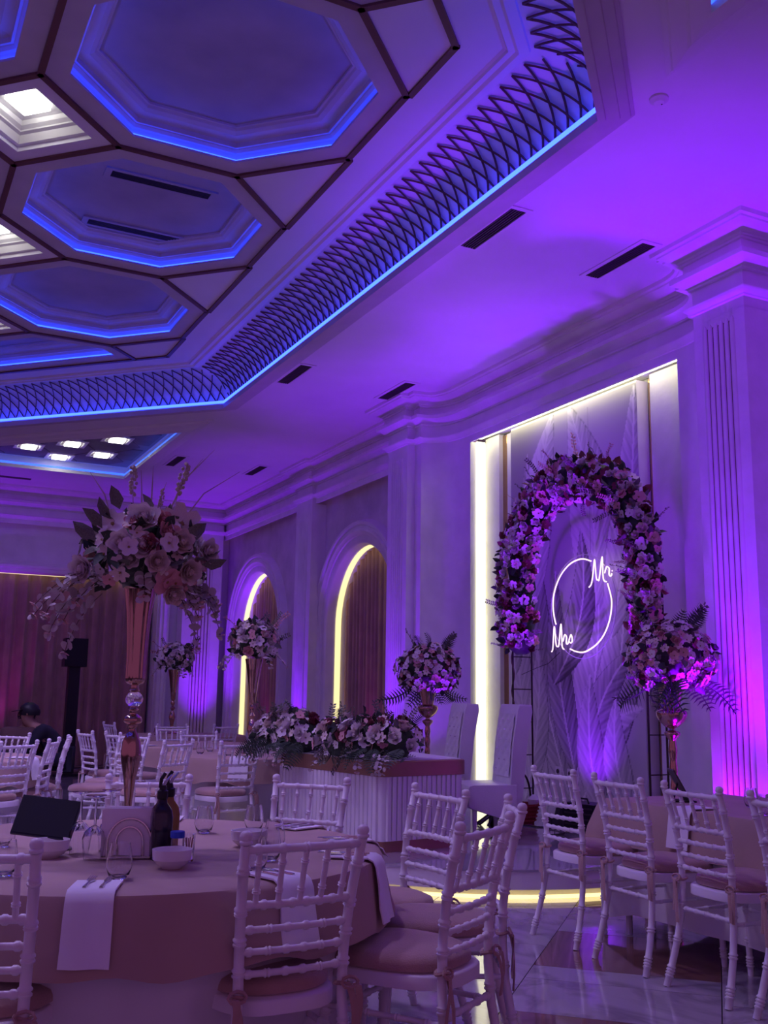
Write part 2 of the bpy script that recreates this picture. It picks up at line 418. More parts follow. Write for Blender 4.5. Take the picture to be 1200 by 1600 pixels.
# two triangular side trays
def tri_tray(T, lamps):
    mm = M(); mm.loft([[(x, y, z) for x, y in miter(T, d)] for d, z in [(-.24, 4.682), (-.24, 4.668), (-.21, 4.66), (-.20, 4.645), (-.12, 4.63), (-.10, 4.618), (-.02, 4.61), (0, 4.61), (0, 4.66), (-.07, 4.68), (-.07, 4.80), (-.05, 4.81)]])
    c = ob('side_tray', mm, MT['ceil'], ceiling)
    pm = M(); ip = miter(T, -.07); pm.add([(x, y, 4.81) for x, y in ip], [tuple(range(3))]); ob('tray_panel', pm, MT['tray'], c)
    lm = M(); lm.loft([[(x, y, z) for x, y in miter(T, d)] for d, z in [(-.006, 4.665), (-.03, 4.672), (-.03, 4.70), (-.006, 4.69), (-.006, 4.665)]]); ob('led_glow_strip', lm, MT['led_tray'], c)
    for (x, y) in lamps:
        q = M(); q.loft([[(x+sx*h, y+sy*h, z) for sx, sy in ((-1, -1), (1, -1), (1, 1), (-1, 1))] for h, z in ((.20, 4.81), (.20, 4.79), (.155, 4.79), (.13, 4.805))]); ob('lamp_frame', q, MT['trim'], c)
        q = M(); q.box((x, y, 4.79), (.20, .20, .045)); ob('square_lamp', q, MT['lamp'], c)
    return c
LAMPS = [(1.90, 15.26), (2.43, 14.77), (2.95, 14.21), (2.41, 15.72), (2.95, 15.25)]
tf = tri_tray(TF, LAMPS)
tn = tri_tray(TN, [(2.95, 2.2)])
def rel(pts, par):
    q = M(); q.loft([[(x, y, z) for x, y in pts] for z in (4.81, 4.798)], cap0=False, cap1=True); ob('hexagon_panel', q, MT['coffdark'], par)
def triclip(p):
    p = clip(p, 1, 0, 3.44); p = clip(p, 0, 1, 15.93); p = clip(p, -1, -1, -16.25); return clean(p)
for i in range(-1, 4):
    for j in range(-1, 7):
        cx, cy = 3.48-1.06*i+(.53 if j % 2 else 0)-.0, 12.95+.53*j
        p = triclip([(cx-.40, cy), (cx-.20, cy-.36), (cx+.20, cy-.36), (cx+.40, cy), (cx+.20, cy+.36), (cx-.20, cy+.36)])
        if len(p) > 2 and area(p) > .05 and min(math.hypot(cx-a, cy-b) for a, b in LAMPS) > .2: rel(p, tf)

# ================================================================== FLOOR
floor = struct('floor')
m = M(); m.add([(-8, -3, -.012), (7, -3, -.012), (7, 18.8, -.012), (-8, 18.8, -.012)], [(0, 1, 2, 3)]); ob('floor_bed', m, MT['grout'], floor)
RT = math.sqrt(.5)
def st(s, t): return ((s+t)*RT, (s-t)*RT)
bands = [(-3.0, -2.28, 0), (-2.28, -1.5, 1), (-1.5, -.78, 0), (-.78, 0.0, 1), (0, .72, 0), (.72, 1.48, 1), (1.48, 2.2, 0), (2.2, 2.93, 1), (2.93, 3.65, 0), (3.65, 4.41, 1), (4.41, 4.93, 0), (4.93, 5.17, 0), (5.17, 5.95, 1), (5.95, 6.67, 0), (6.67, 7.45, 1), (7.45, 8.17, 0), (8.17, 8.95, 1), (8.95, 9.67, 0), (9.67, 10.45, 1), (10.45, 11.2, 0), (11.2, 11.95, 1), (11.95, 12.7, 0), (12.7, 13.4, 1), (13.4, 14.1, 0), (14.1, 14.9, 1), (14.9, 15.7, 0)]
cols = []
t = -.9-.86*13
for k in range(22):
    cols.append((t, t+.86, 'pat' if k in (13, 9, 5, 1) else 'plain')); t += .86
far = {0: M(), 1: M()}
cnt = 0
for (t0, t1, kind) in cols:
    bs = bands if kind == 'pat' else [(-3+.78*i, -3+.78*(i+1), 0) for i in range(25)]
    for (s0, s1, tan) in bs:
        c = st((s0+s1)/2, (t0+t1)/2)
        if c[0] < -1.2 or c[0] > 6.3 or c[1] < .6 or c[1] > 18 or c[1] < c[0]*.6-1.2: continue
        if c[0] < c[1]*.05-1.2: continue
        g = .0022
        poly = [st(s0+g, t0+g), st(s0+g, t1-g), st(s1-g, t1-g), st(s1-g, t0+g)]
        poly = [(x, y) for x, y in poly]
        if area(poly) < 0: poly = poly[::-1]
        if c[1] < 9.5 and cnt < 290:
            mm = M(); cx, cy = c
            mm.prism([(x-cx, y-cy) for x, y in poly], -.012, 0); cnt += 1
            ob('floor_tile', mm, MT['tanmarble'] if tan else MT['marble'], floor, loc=(cx, cy, 0))
        else: far[tan].prism(poly, -.012, 0)
for tan, mm in far.items():
    if mm.v:
        o = ob('floor_tile', mm, MT['tanmarble'] if tan else MT['marble'], floor); o['kind'] = 'stuff'

# ================================================================== STAGE
stage = struct('stage')
SCX, SCY, SR = 4.63, 7.41, 1.885
arc = [(SCX+SR*math.cos(a), SCY+SR*math.sin(a)) for a in [math.radians(270-180*i/40) for i in range(41)]]
spoly = [(6.1, SCY-SR)]+arc+[(6.1, SCY+SR)]
spoly = spoly[::-1]
if area(spoly) < 0: spoly = spoly[::-1]
m = M(); m.loft([[(x, y, .055) for x, y in miter(spoly, .03)], [(x, y, .055) for x, y in spoly], [(x, y, .165) for x, y in spoly]]); ob('riser', m, MT['slat'], stage)
m = M(); m.prism(miter(spoly, .05), 0, .056); ob('kickboard', m, MT['slat'], stage)
m = M(); m.prism(miter(spoly, -.008), .165, .172); ob('stage_edge', m, MT['stagefloor'], stage)
import itertools
for i in range(-1, 5):
    for j in range(0, 6):
        x0, y0 = 2.7+.8*i, 5.4+.8*j; p = [(x0, y0), (x0+.797, y0), (x0+.797, y0+.797), (x0, y0+.797)]
        q = p; sp = miter(spoly, -.006)
        for a in range(len(sp)):
            A, B = sp[a], sp[(a+1) % len(sp)]; ex, ey = B[0]-A[0], B[1]-A[1]; L = math.hypot(ex, ey)
            if L < 1e-6: continue
            nx, ny = ey/L, -ex/L; q = clip(q, nx, ny, nx*A[0]+ny*A[1])
            if len(q) < 3: break
        if len(q) >= 3:
            q = clean(q)
            if len(q) >= 3 and abs(area(q)) > .01:
                mm = M(); mm.prism(q, .171, .18); ob('floor_tile', mm, MT['stagefloor'], stage)
m = M(); al = [(SCX+(SR-.01)*math.cos(a), SCY+(SR-.01)*math.sin(a)) for a in [math.radians(272-150*i/40) for i in range(41)]]
m.loft([[(x, y, z) for x, y in miter(al, d, False)] for d, z in ((-.0, .002), (.0, .024), (.012, .024), (.012, .002), (0, .002))], closed=False)
ob('led_glow_strip', m, MT['led_stage'], stage)

# ================================================================== WALLS
XP, XA, XB, XM = 5.40, 5.80, 6.08, 5.95
n_ = 10
curve1 = [(5.5+.3*math.sin(PI/2*i/n_), 6.05-.5*math.cos(PI/2*i/n_)) for i in range(n_+1)]
curve2 = [(5.5+.3*math.cos(PI/2*i/n_), 9.42+.5*math.sin(PI/2*i/n_)) for i in range(n_+1)]
pathA = [(XA, -3), (XA, 4.99), (XP, 4.99), (XP, 5.49), (5.5, 5.49)]+curve1
pathB = curve2+[(5.5, 10.07), (XP, 10.07), (XP, 10.55)]
ent_path = pathA+pathB+[(5.78, 10.55), (5.78, 13.62), (5.72, 13.62), (5.72, 14.22), (5.78, 14.22), (5.78, 17.9), (5.72, 17.9), (5.72, 17.76), (5.02, 17.76), (5.02, 17.9), (-8, 17.9)]
def clean_path(p): 
    o = [p[0]]
    for q in p[1:]:
        if math.hypot(q[0]-o[-1][0], q[1]-o[-1][1]) > 1e-3: o.append(q)
    return o
ent_path = clean_path(ent_path)
wall_r = struct('wall_right'); wall_f = struct('wall_back')
def sweepwall(path, prof):
    mm = M(); path = clean_path(path); mm.loft([[(x, y, z) for x, y in miter(path, d, False)] for d, z in prof], closed=False); return mm
ob('wall_panel', sweepwall(pathA+[(XA, 6.10), (XB, 6.10)], [(0, 0), (0, 4.062)]), MT['wall'], wall_r, smooth=True)
ob('wall_panel', sweepwall([(XB, 9.34), (XA, 9.34)]+pathB+[(XM, 10.55)], [(0, 0), (0, 4.062)]), MT['wall'], wall_r, smooth=True)
trim = struct('trim_1')
ob('architrave', sweepwall(ent_path, [(-.02, 4.06), (0, 4.06), (0, 4.135), (.018, 4.14), (.022, 4.155), (.05, 4.175), (.055, 4.195), (.03, 4.20), (.0, 4.21), (0, 4.34)]), MT['trim'], trim, smooth=True)
ob('cornice_shelf', sweepwall(ent_path, [(0, 4.335), (.022, 4.34), (.024, 4.355), (.04, 4.362), (.075, 4.395), (.115, 4.405), (.12, 4.44), (.10, 4.455), (.045, 4.46), (.04, 4.55)]), MT['trim'], trim, smooth=True)
ob('crown_moulding', sweepwall(ent_path, [(.04, 4.545), (.055, 4.55), (.057, 4.565), (.072, 4.568), (.08, 4.585), (.13, 4.60), (.165, 4.63), (.18, 4.632), (.185, 4.645), (.215, 4.648), (.22, 4.682)]), MT['trim'], trim, smooth=True)
m = M(); m.box((5.96, 7.72, 4.22), (.28, 3.4, .18)); ob('lintel', m, MT['wall'], trim)
# pilasters with reeds
def pilaster(par, c0, c1, z0, z1, axis, face, out, nreed=6, margin=.09):
    # axis: 'y' runs along y on plane x=face, 'x' runs along x on plane y=face ; reeds as half rounds in a sunk field
    w = (c1-c0)-2*margin; pitch = w/nreed; r = pitch*.40
    for i in range(nreed):
        c = c0+margin+pitch*(i+.5); mm = M(); N = 8
        loops = []
        for z, k in ((z0, .2), (z0+.02, .8), (z0+.05, 1), (z1-.05, 1), (z1-.02, .8), (z1, .2)):
            L = []
            for j in range(N+1):
                a = PI*j/N; u = c+r*math.cos(a)*k; d = face+out*(r*.9*math.sin(a)*k)
                L.append((d, u, z) if axis == 'y' else (u, d, z))
            loops.append(L)
        mm.loft(loops, closed=False); ob('reed', mm, MT['trim'], par, smooth=True)
        # narrow dark strip standing in for the groove between reeds
        if i:
            mm = M(); u = c-pitch/2; dd = (abs(out*.004), pitch*.16, z1-z0-.06)
            cen = (face+out*.002, u, (z0+z1)/2) if axis == 'y' else (u, face+out*.002, (z0+z1)/2)
            mm.box(cen, dd if axis == 'y' else (dd[1], dd[0], dd[2])); ob('groove_strip', mm, MT['strip'], par)
pil1 = struct('trim_2'); pilaster(pil1, 4.99, 5.49, .30, 4.02, 'y', XP, -1)
pil2 = struct('trim_3'); pilaster(pil2, 10.07, 10.55, .30, 4.00, 'y', XP, -1)
pil3 = struct('trim_4'); m = M(); m.box((5.86, 13.92, 2.03), (.28, .60, 4.06)); ob('shaft', m, MT['wall'], pil3)
pilaster(pil3, 13.62, 14.22, .30, 3.86, 'y', 5.72, -1, 6, .13)
pil4 = struct('trim_5'); m = M(); m.box((5.37, 17.93, 2.03), (.70, .34, 4.06)); ob('shaft', m, MT['wall'], pil4)
pilaster(pil4, 5.02, 5.72, .30, 3.70, 'x', 17.76, -1, 6, .17)
for par, (cx, cy, sx, sy) in ((pil1, (5.385, 5.24, .06, .54)), (pil2, (5.385, 10.31, .06, .52)), (pil3, (5.71, 13.92, .06, .66)), (pil4, (5.37, 17.75, .76, .06))):
    m = M(); m.box((cx, cy, .11), (sx, sy, .22)); m.box((cx, cy, .235), (sx*.6, sy*.97, .03)); ob('plinth', m, MT['trim'], par)
# arch wall
ARCH = [(12.38, 1.06, 2.25), (16.42, 1.06, 2.27)]
m = M(); holes = []
for (cy, r, zs) in ARCH:
    holes.append([(cy-r, .06), (cy+r, .06)]+[(cy+r*math.cos(a), zs+r*math.sin(a)) for a in [PI*i/24 for i in range(25)]])
holes_face(m, [(10.4, 0), (18.2, 0), (18.2, 4.2), (10.4, 4.2)], holes, lambda y, z: (XM, y, z)); ob('wall_panel', m, MT['stucco'], wall_r, recalc=False)
def arch_path(cy, r, zs, z0=0): return [(cy+r, z0)]+[(cy+r*math.cos(a), zs+r*math.sin(a)) for a in [PI*i/28 for i in range(29)]]+[(cy-r, z0)]
for k, (cy, r, zs) in enumerate(ARCH):
    ap = arch_path(cy, r, zs); t = struct('trim_%d' % (6+k))
    m = M(); prof = [(.02, 6.26), (0, 6.26), (0, 5.93), (.03, 5.90), (.11, 5.90), (.12, 5.88), (.15, 5.875), (.17, 5.85), (.20, 5.85), (.215, 5.87), (.24, 5.87), (.26, 5.84), (.30, 5.84), (.32, 5.87), (.34, 5.95)]
    m.loft([[(x, y, z) for y, z in miter(ap, -d, False)] for d, x in prof], closed=False); ob('archivolt', m, MT['trim'], t, smooth=True)
    m = M(); m.loft([[(x, y, z) for y, z in miter(ap, d, False)] for d, x in ((.004, 6.06), (.004, 6.14), (.018, 6.14), (.018, 6.06), (.004, 6.06))], closed=False); ob('led_glow_strip', m, MT['led_yel_glow'], t)  # glowing band painted over the reveal that hidden LED tape lights
    # pleated curtain
    def cur(u, v, cy=cy, r=r, k=k):
        y = cy-r-.12+u*(2*r+.24); x = 6.22+.035*math.sin(u*2*PI*19+1.3*math.sin(u*9+k))*(.75+.25*v)+.008*math.sin(u*77)
        return (x, y, .03+v*3.5)
    m = M(); m.grid(cur, 230, 3)
    tag(ob('curtain', m, MT['curtain'], smooth=True), ['brown pleated curtain filling the nearer, larger arched niche', 'brown pleated curtain filling the farther, smaller arched niche'][k], 'curtain')
m = M(); m.add([(6.48, 10.4, 0), (6.48, 18.2, 0), (6.48, 18.2, 4.2), (6.48, 10.4, 4.2)], [(0, 1, 2, 3)]); ob('niche_back', m, MT['wall'], wall_r)
# far wall
m = M(); m.add([(x, 18.12, z) for x, z in ((4.66, 0), (6.5, 0), (6.5, 4.2), (4.66, 4.2))], [(0, 1, 2, 3)]); m.add([(x, 18.12, z) for x, z in ((-8, 3.3), (4.66, 3.3), (4.66, 4.2), (-8, 4.2))], [(0, 1, 2, 3)])
m.add([(4.66, y, z) for y, z in ((18.12, 0), (18.6, 0), (18.6, 3.3), (18.12, 3.3))], [(0, 1, 2, 3)]); m.add([(x, 18.6, z) for x, z in ((-8, 0), (4.66, 0), (4.66, 4.2), (-8, 4.2))], [(0, 1, 2, 3)])
ob('wall_panel', m, MT['wall'], wall_f)
m = M(); cp = [(-8, 3.27), (4.70, 3.27), (4.70, 0)]
m.loft([[(x, y, z) for x, z in miter(cp, -d*-1, False)] for d, y in ((-.02, 18.3), (-.02, 18.08), (0, 18.04), (.05, 18.03), (.06, 18.0), (.10, 17.99), (.12, 18.02), (.16, 18.02), (.18, 18.12))], closed=False); ob('curtain_surround', m, MT['trim'], wall_f, smooth=True)
m = M(); m.box((-1.6, 18.28, 3.26), (12.4, .03, .03)); ob('led_glow_strip', m, MT['led_yel_glow'], wall_f)
def cur(u, v):
    x = -6+u*10.62; return (x, 18.40+.055*math.sin(x*2*PI*4.1+1.6*math.sin(x*1.7)+.7*math.sin(x*5.1))*(1-.2*v)+.012*math.sin(x*61), .03+v*3.25)
m = M(); m.grid(cur, 900, 3); tag(ob('curtain', m, MT['curtain'], smooth=True), 'wide brown pleated curtain covering the far wall at left', 'curtain')

# ================================================================== ALCOVE
alc = struct('wall_alcove')
m = M(); m.add([(6.12, 5.8, 0), (6.12, 9.7, 0), (6.12, 9.7, 4.4), (6.12, 5.8, 4.4)], [(0, 1, 2, 3)]); ob('back_panel', m, MT['wall'], alc)
for a, b in ((9.07, 9.34), (6.10, 6.66)):
    m = M(); m.box((6.055, (a+b)/2, 2.14), (.11, b-a, 3.94)); ob('side_panel', m, MT['wall'], alc)
for a, b in ((8.985, 9.07), (6.66, 6.735)):
    m = M(); m.box((6.07, (a+b)/2, 2.14), (.04, b-a, 3.92)); ob('mirror_strip', m, MT['goldm'], alc)
m = M(); m.box((6.08, 8.93, 2.14), (.06, .11, 3.92)); ob('side_panel', m, MT['wall'], alc)
m = M(); m.box((5.925, 9.325, 2.13), (.11, .02, 3.88)); ob('led_glow_strip', m, MT['jamb_glow'], alc)  # glowing band stands in for the jamb face lit by a tucked LED
m = M(); m.box((5.88, 7.72, 4.11), (.10, 3.2, .02)); ob('led_glow_strip', m, MT['led_top'], alc)

# central feather-print panel: flat print carried by vertex colours
def feather_print():
    rn = random.Random(3)
    FE = [((.95, .1), (1.25, 3.3), .36, -.28, .62), ((.9, .2), (.30, 3.55), .34, .25, .55), ((.55, .0), (.12, 2.2), .30, .18, .70), ((1.1, .15), (1.75, 2.5), .33, -.22, .58), ((1.0, .4), (.75, 2.3), .22, .10, .48),
          ((1.2, .5), (1.95, 1.0), .20, .12, .72), ((1.15, .4), (1.9, 1.55), .22, .14, .52), ((.35, 2.0), (.75, 3.9), .34, .12, .72), ((1.35, 1.9), (1.0, 3.9), .40, -.14, .68), ((1.55, 1.6), (1.95, 3.85), .30, -.10, .62),
          ((.7, 1.2), (1.15, 2.65), .24, -.22, .45), ((.2, .1), (.45, 1.6), .22, -.1, .66), ((1.35, .05), (1.25, 1.3), .22, .08, .60), ((1.75, .1), (1.6, 1.1), .2, .1, .64), ((.05, 1.3), (.4, 3.2), .26, .15, .60)]
    FE = [(Vector(a), Vector(b), w, c, g) for a, b, w, c, g in FE]
    def col(u, v):
        g = .60+.05*math.sin(u*3+v*1.3)
        for a, b, w, c, gr in FE:
            ax = b-a; L = ax.length; t = ax/L; n = Vector((-t.y, t.x)); p = Vector((u, v))-a
            q = p.dot(t)/L
            if q < 0 or q > 1: continue
            s = p.dot(n)-c*math.sin(PI*q); W_ = w*(math.sin(PI*min(1, q**.8)))**.8*(1-.25*q)
            if abs(s) > W_: continue
            x = s/max(W_, 1e-3)
            g2 = gr+.10*x+.045*math.sin((q*L*34)-abs(s)*70)+.03*math.sin(q*L*90-abs(s)*120)
            if abs(s) < .012: g2 = gr+.22
            if abs(x) > .95: g2 -= .16
            g = g*.15+g2*.85
        return max(.10, min(.86, .52+(g-.58)*2.0))
    nu, nv = 170, 330; w, h = 1.98, 3.86
    m = M(); m.grid(lambda a, b: (5.93, 8.74-a*w, .20+b*h), nu, nv)
    me = m.mesh('printed_panel', MT['print'], recalc=False)
    ca = me.color_attributes.new('print', 'FLOAT_COLOR', 'POINT'); buf = []
    for j in range(nv+1):
        for i in range(nu+1):
            g = col(i/nu*w, j/nv*h); buf += [g*.98, g*.95, g*.93, 1]
    ca.data.foreach_set('color', buf); return me
mp = bpy.data.materials.new('feather_print'); mp.use_nodes = True; MT['print'] = mp
_b = mp.node_tree.nodes['Principled BSDF']; _a = mp.node_tree.nodes.new('ShaderNodeVertexColor'); _a.layer_name = 'print'
mp.node_tree.links.new(_a.outputs['Color'], _b.inputs['Base Color']); _b.inputs['Roughness'].default_value = .7
bd = thing('backdrop_panel', 'tall grey backdrop panel printed with big feathers in the lit alcove', 'backdrop', (5.93, 7.75, .18))
def keep(o, par):
    o.parent = par; o.matrix_parent_inverse = Matrix.Translation(-par.location); return o
keep(put('printed_face', feather_print()), bd)
m = M(); m.box((6.0, 7.75, 2.13), (.13, 1.98, 3.90)); keep(ob('backing_box', m, MT['trim']), bd)

# ================================================================== CHAIRS
def lerp(a, b, t): return a+(b-a)*t
def ppath(keys, z):
    for (z0, *a), (z1, *b) in zip(keys, keys[1:]):
        if z <= z1:
            t = (z-z0)/(z1-z0); t = max(0, t); return [lerp(p, q, t) for p, q in zip(a, b)]
    return list(keys[-1][1:])
REAR = [(0, .190, -.285), (.16, .176, -.238), (.30, .163, -.212), (.44, .156, -.203), (.55, .158, -.206), (.66, .164, -.220), (.76, .171, -.242), (.86, .178, -.272)]
def turned(sgn, keys, z0, z1, rings, r0, r1, rr=.0045, n=10, finial=False):
    zs = []
    N = 14
    for i in range(N+1): zs.append((lerp(z0, z1, i/N), 0))
    for z in rings:
        for dz, b in ((-.013, 0), (-.009, 1), (-.004, 1), (-.002, .1), (.002, .1), (.004, 1), (.009, 1), (.013, 0)): zs.append((z+dz, b))
    zs.sort(); pts = []; rad = []
    for z, b in zs:
        x, y = ppath(keys, z); pts.append((sgn*x, y, z)); rad.append(lerp(r0, r1, (z-z0)/(z1-z0))+b*rr)
    m = M(); m.tube(pts, rad, n)
    if finial:
        x, y = ppath(keys, z1)
        m.lathe([(r1, -.002), (.0175, .002), (.0185, .005), (.0175, .008), (.0140, .010), (.0168, .015), (.0178, .022), (.0150, .030), (.008, .035), (0, .0365)], 12, (sgn*x, y-.001, z1))
    return m
def beads(a, b, cnt, r, rr, n=8, bow=(0, 0, 0), w=.010):
    a, b = Vector(a), Vector(b); L = (b-a).length; ts = [(i/8, 0) for i in range(9)]
    for i in range(cnt):
        c = (i+.5)/cnt
        for d, k in ((-w, 0), (-w*.5, 1), (w*.5, 1), (w, 0)): ts.append((c+d/L, k))
    ts.sort(); pts = []; rad = []
    for t, k in ts:
        p = a.lerp(b, t)+Vector(bow)*math.sin(PI*t); pts.append(p); rad.append(r+k*rr)
    m = M(); m.tube(pts, rad, n); return m
def rail_at(z, cnt, r, rr, bow=.012):
    x, y = ppath(REAR, z); return beads((-x, y, z), (x, y, z), cnt, r, rr, 8, (0, -bow, 0))
def seat_outline(hw0, hw1, y0, y1, n=32, p=3.2):
    o = []
    for i in range(n):
        a = 2*PI*i/n; c, s = math.cos(a), math.sin(a)
        u = math.copysign(abs(c)**(2/p), c); v = math.copysign(abs(s)**(2/p), s)
        y = lerp(y0, y1, (v+1)/2); x = u*lerp(hw0, hw1, (v+1)/2); o.append((x, y))
    return o
CH = {}
for sgn, nm in ((-1, 'l'), (1, 'r')):
    CH['rear'+nm] = turned(sgn, REAR, 0, .86, (.05, .075, .20, .36, .52, .60, .68, .79), .0155, .0140, finial=True).mesh('rear_leg', MT['chair'], True)
    CH['front'+nm] = turned(sgn, [(0, .182, .205), (.42, .176, .185)], 0, .42, (.05, .075, .16, .30, .33), .0135, .0165).mesh('front_leg', MT['chair'], True)
CH['top'] = rail_at(.845, 5, .0115, .0035).mesh('top_rail', MT['chair'], True)
CH['mid'] = rail_at(.695, 8, .0105, .0035).mesh('back_rail', MT['chair'], True)
CH['r3'] = rail_at(.63, 6, .0095, .0035).mesh('back_rail', MT['chair'], True)
CH['r4'] = rail_at(.572, 6, .0095, .0035).mesh('back_rail', MT['chair'], True)
CH['r5'] = rail_at(.515, 6, .0095, .0035).mesh('back_rail', MT['chair'], True)
for i in range(5):
    u = (i-2)/2.6; xa, ya = ppath(REAR, .845); xb, yb = ppath(REAR, .695); bw = .012*math.cos(u*PI/2)
    CH['s%d' % i] = beads((u*xb, yb-bw, .695), (u*xa, ya-bw, .845), 2, .0085, .0040, 8, w=.007).mesh('spindle', MT['chair'], True)
m = M(); so = seat_outline(.170, .205, -.215, .215)
m.loft([[(x, y, z) for x, y in inset_ if 1] for inset_, z in ((miter(so, .012), .400), (so, .404), (so, .438), (miter(so, .006), .444))], cap0=True, cap1=True)
CH['seat'] = m.mesh('seat', MT['chair'], True)
m = M(); co = seat_outline(.168, .212, -.19, .222, 36, 2.7); lv = [(.012, .444), (0, .452), (-.003, .468), (.004, .482), (.03, .494), (.09, .500), (.14, .501)]
m.loft([[(x, y, z) for x, y in [(lerp(px, 0, max(0, d)/.2), lerp(py, .02, max(0, d)/.2)) if d > 0 else (px*1.01, py*1.01) for px, py in co]] for d, z in lv], cap0=True, cap1=True)
CH['cushion'] = m.mesh('seat_cushion', MT['cushion'], True)
m = M()
x, y = ppath(REAR, .465)
for sg in (-1, 1):
    pass
def tie_mesh(sg, rn):
    m = M(); cx, cy = sg*x, y
    m.tube([(cx+.021*math.cos(a), cy+.021*math.sin(a), .462+.003*math.sin(2*a)) for a in [2*PI*i/10 for i in range(10)]], .006, 5, closed=True)
    for k in (0, 1):
        a = rn.uniform(-.6, .6)+(.2 if k else -.4); L = rn.uniform(.12, .20)
        px, py = cx+sg*.012, cy-.024; pts = []
        for i in range(6):
            t = i/5; pts.append((px+.012*math.sin(3*t+a)+.015*k*sg, py-.012*t-.008*math.sin(4*t+a), .462+.012*math.sin(PI*min(1, t*2))-L*t**1.3))
        m.loft([[Vector(p)+Vector((-.011, 0, 0)), Vector(p)+Vector((0, -.004, 0)), Vector(p)+Vector((.011, 0, 0)), Vector(p)+Vector((0, .004, 0))] for p in pts], cap0=True, cap1=True)
    lp = [(cx+sg*.012+.026*math.cos(a)*(1 if a < PI else 1), cy-.026+.006*math.sin(a), .466+.014*math.sin(a)) for a in [2*PI*i/8 for i in range(8)]]
    m.tube(lp, .005, 4, closed=True)
    return m.mesh('tie', MT['cushion'], True)
CH['tiel'] = tie_mesh(-1, random.Random(1)); CH['tier'] = tie_mesh(1, random.Random(4))
zs = .335
xr_, yr_ = ppath(REAR, zs)
CH['st_b'] = beads((-xr_, yr_, zs), (xr_, yr_, zs), 5, .0095, .0035).mesh('stretcher', MT['chair'], True)
CH['st_f'] = beads((-.178, .19, .30), (.178, .19, .30), 5, .0095, .0035).mesh('stretcher', MT['chair'], True)
CH['st_l'] = beads((-xr_, yr_, .32), (-.178, .19, .32), 4, .009, .003).mesh('stretcher', MT['chair'], True)
CH['st_r'] = beads((xr_, yr_, .32), (.178, .19, .32), 4, .009, .003).mesh('stretcher', MT['chair'], True)
CH['apron'] = None
def chair(fx, fy, face_deg, label, group, dx=0):
    """fx,fy = floor point under the middle of the top rail"""
    a = math.radians(face_deg); ox, oy = fx+.272*math.cos(a), fy+.272*math.sin(a)
    t = thing('chair', label, 'chair', (ox, oy, 0), a-PI/2, group)
    for k, nm in (('rearl', 'rear_leg'), ('rearr', 'rear_leg'), ('frontl', 'front_leg'), ('frontr', 'front_leg'), ('top', 'top_rail'), ('mid', 'back_rail'), ('r3', 'back_rail'), ('r4', 'back_rail'), ('r5', 'back_rail'), ('seat', 'seat'), ('st_b', 'stretcher'), ('st_f', 'stretcher'), ('st_l', 'stretcher'), ('st_r', 'stretcher')):
        put(nm, CH[k], t)
    for i in range(5): put('spindle', CH['s%d' % i], t)
    c = put('seat_cushion', CH['cushion'], t); put('tie', CH['tiel'], c); put('tie', CH['tier'], c)
    return t
T1 = (.90, 3.66); R1 = .85
G1 = 'white chairs around the nearest round table'
chair(1.14, 2.69, 93, 'white bamboo-style chair at front centre seen from behind, nearest the white hanging napkin', G1)
chair(.27, 2.80, 66, 'white chair cut off by the left edge of the picture in the foreground', G1)
chair(1.77, 2.76, 122, 'white chair right of the nearest table, tan cushion in full view', G1)
chair(2.19, 3.22, 154, 'white chair standing directly behind the front-right chair of the nearest table, seen edge-on', G1)
chair(2.19, 3.77, 186, 'white chair before the slatted desk corner, its back spindles against the stage', G1)
chair(1.89, 4.42, 222, 'white chair facing the viewer just before the slatted desk front', G1)
chair(1.22, 4.72, 252, 'white chair behind the bananas and oil bottles, facing the viewer', G1)
chair(.36, 4.78, 290, 'white chair behind the black tablet, at the left picture edge, facing the viewer', G1)
G2 = 'white chairs in a row along the right-hand table'
chair(3.40, 4.63, 0, 'leftmost white chair of the row at the right-hand table, beside the table end', G2)
chair(3.38, 4.08, -1, 'second white chair from the left in the row at the right-hand table', G2)
chair(3.36, 3.55, -2, 'third white chair from the left in the row at the right-hand table', G2)
chair(3.36, 3.03, -1, 'white chair cut off by the right edge of the picture', G2)
G3 = 'white chairs around the middle-distance round table'
chair(2.82, 8.07, 100, 'white chair seen square from behind, left of the desk flowers', G3)
chair(2.36, 8.26, 125, 'white chair seen from behind, right of the gold vase stem in the middle distance', G3)
chair(2.14, 8.95, 165, 'white chair seen edge-on right behind the tall gold vase', G3)
chair(2.36, 9.75, 215, 'white chair facing the viewer beyond the middle round table, right of the gold vase', G3)
chair(3.10, 10.15, 262, 'white chair facing the viewer beyond the middle round table, below the far fluted pilaster', G3)
G4 = 'white chairs around the far left round table'
chair(1.13, 8.26, 126, 'white chair seen from behind at the far left table, a white napkin showing through it', G4)
chair(.35, 8.15, 80, 'white chair of the far left table at the very left picture edge', G4)
chair(1.46, 8.72, 158, 'white chair of the far left table seen side-on, nearer of the two overlapping ones', G4)
chair(1.66, 9.18, 172, 'white chair of the far left table seen side-on, farther of the two overlapping ones', G4)
chair(1.30, 9.95, 225, 'white chair beyond the far left table, its seat before the seated people', G4)
chair(.62, 10.2, 268, 'white chair beyond the far left table, facing the viewer at the left edge', G4)
G5 = 'white chairs by the far curtain'
chair(2.06, 10.55, 12, 'white chair by the brown far curtain, leftmost of the pair facing right', G5)
chair(2.27, 10.08, 24, 'white chair by the brown far curtain, right-hand one of the pair facing right', G5)
chair(3.3, 11.85, 262, 'white chair behind the farther table right of the gold vase', G5)
G6 = 'white chairs at the farthest table below the archways'
chair(3.55, 12.75, 80, 'white chair seen from behind at the farthest table, under the small far vase', G6)
chair(4.25, 12.75, 105, 'white chair seen from behind at the farthest table, before the lit fluted pilaster', G6)
chair(4.85, 13.5, 165, 'white chair at the right side of the farthest table, before the yellow-lit arch', G6)
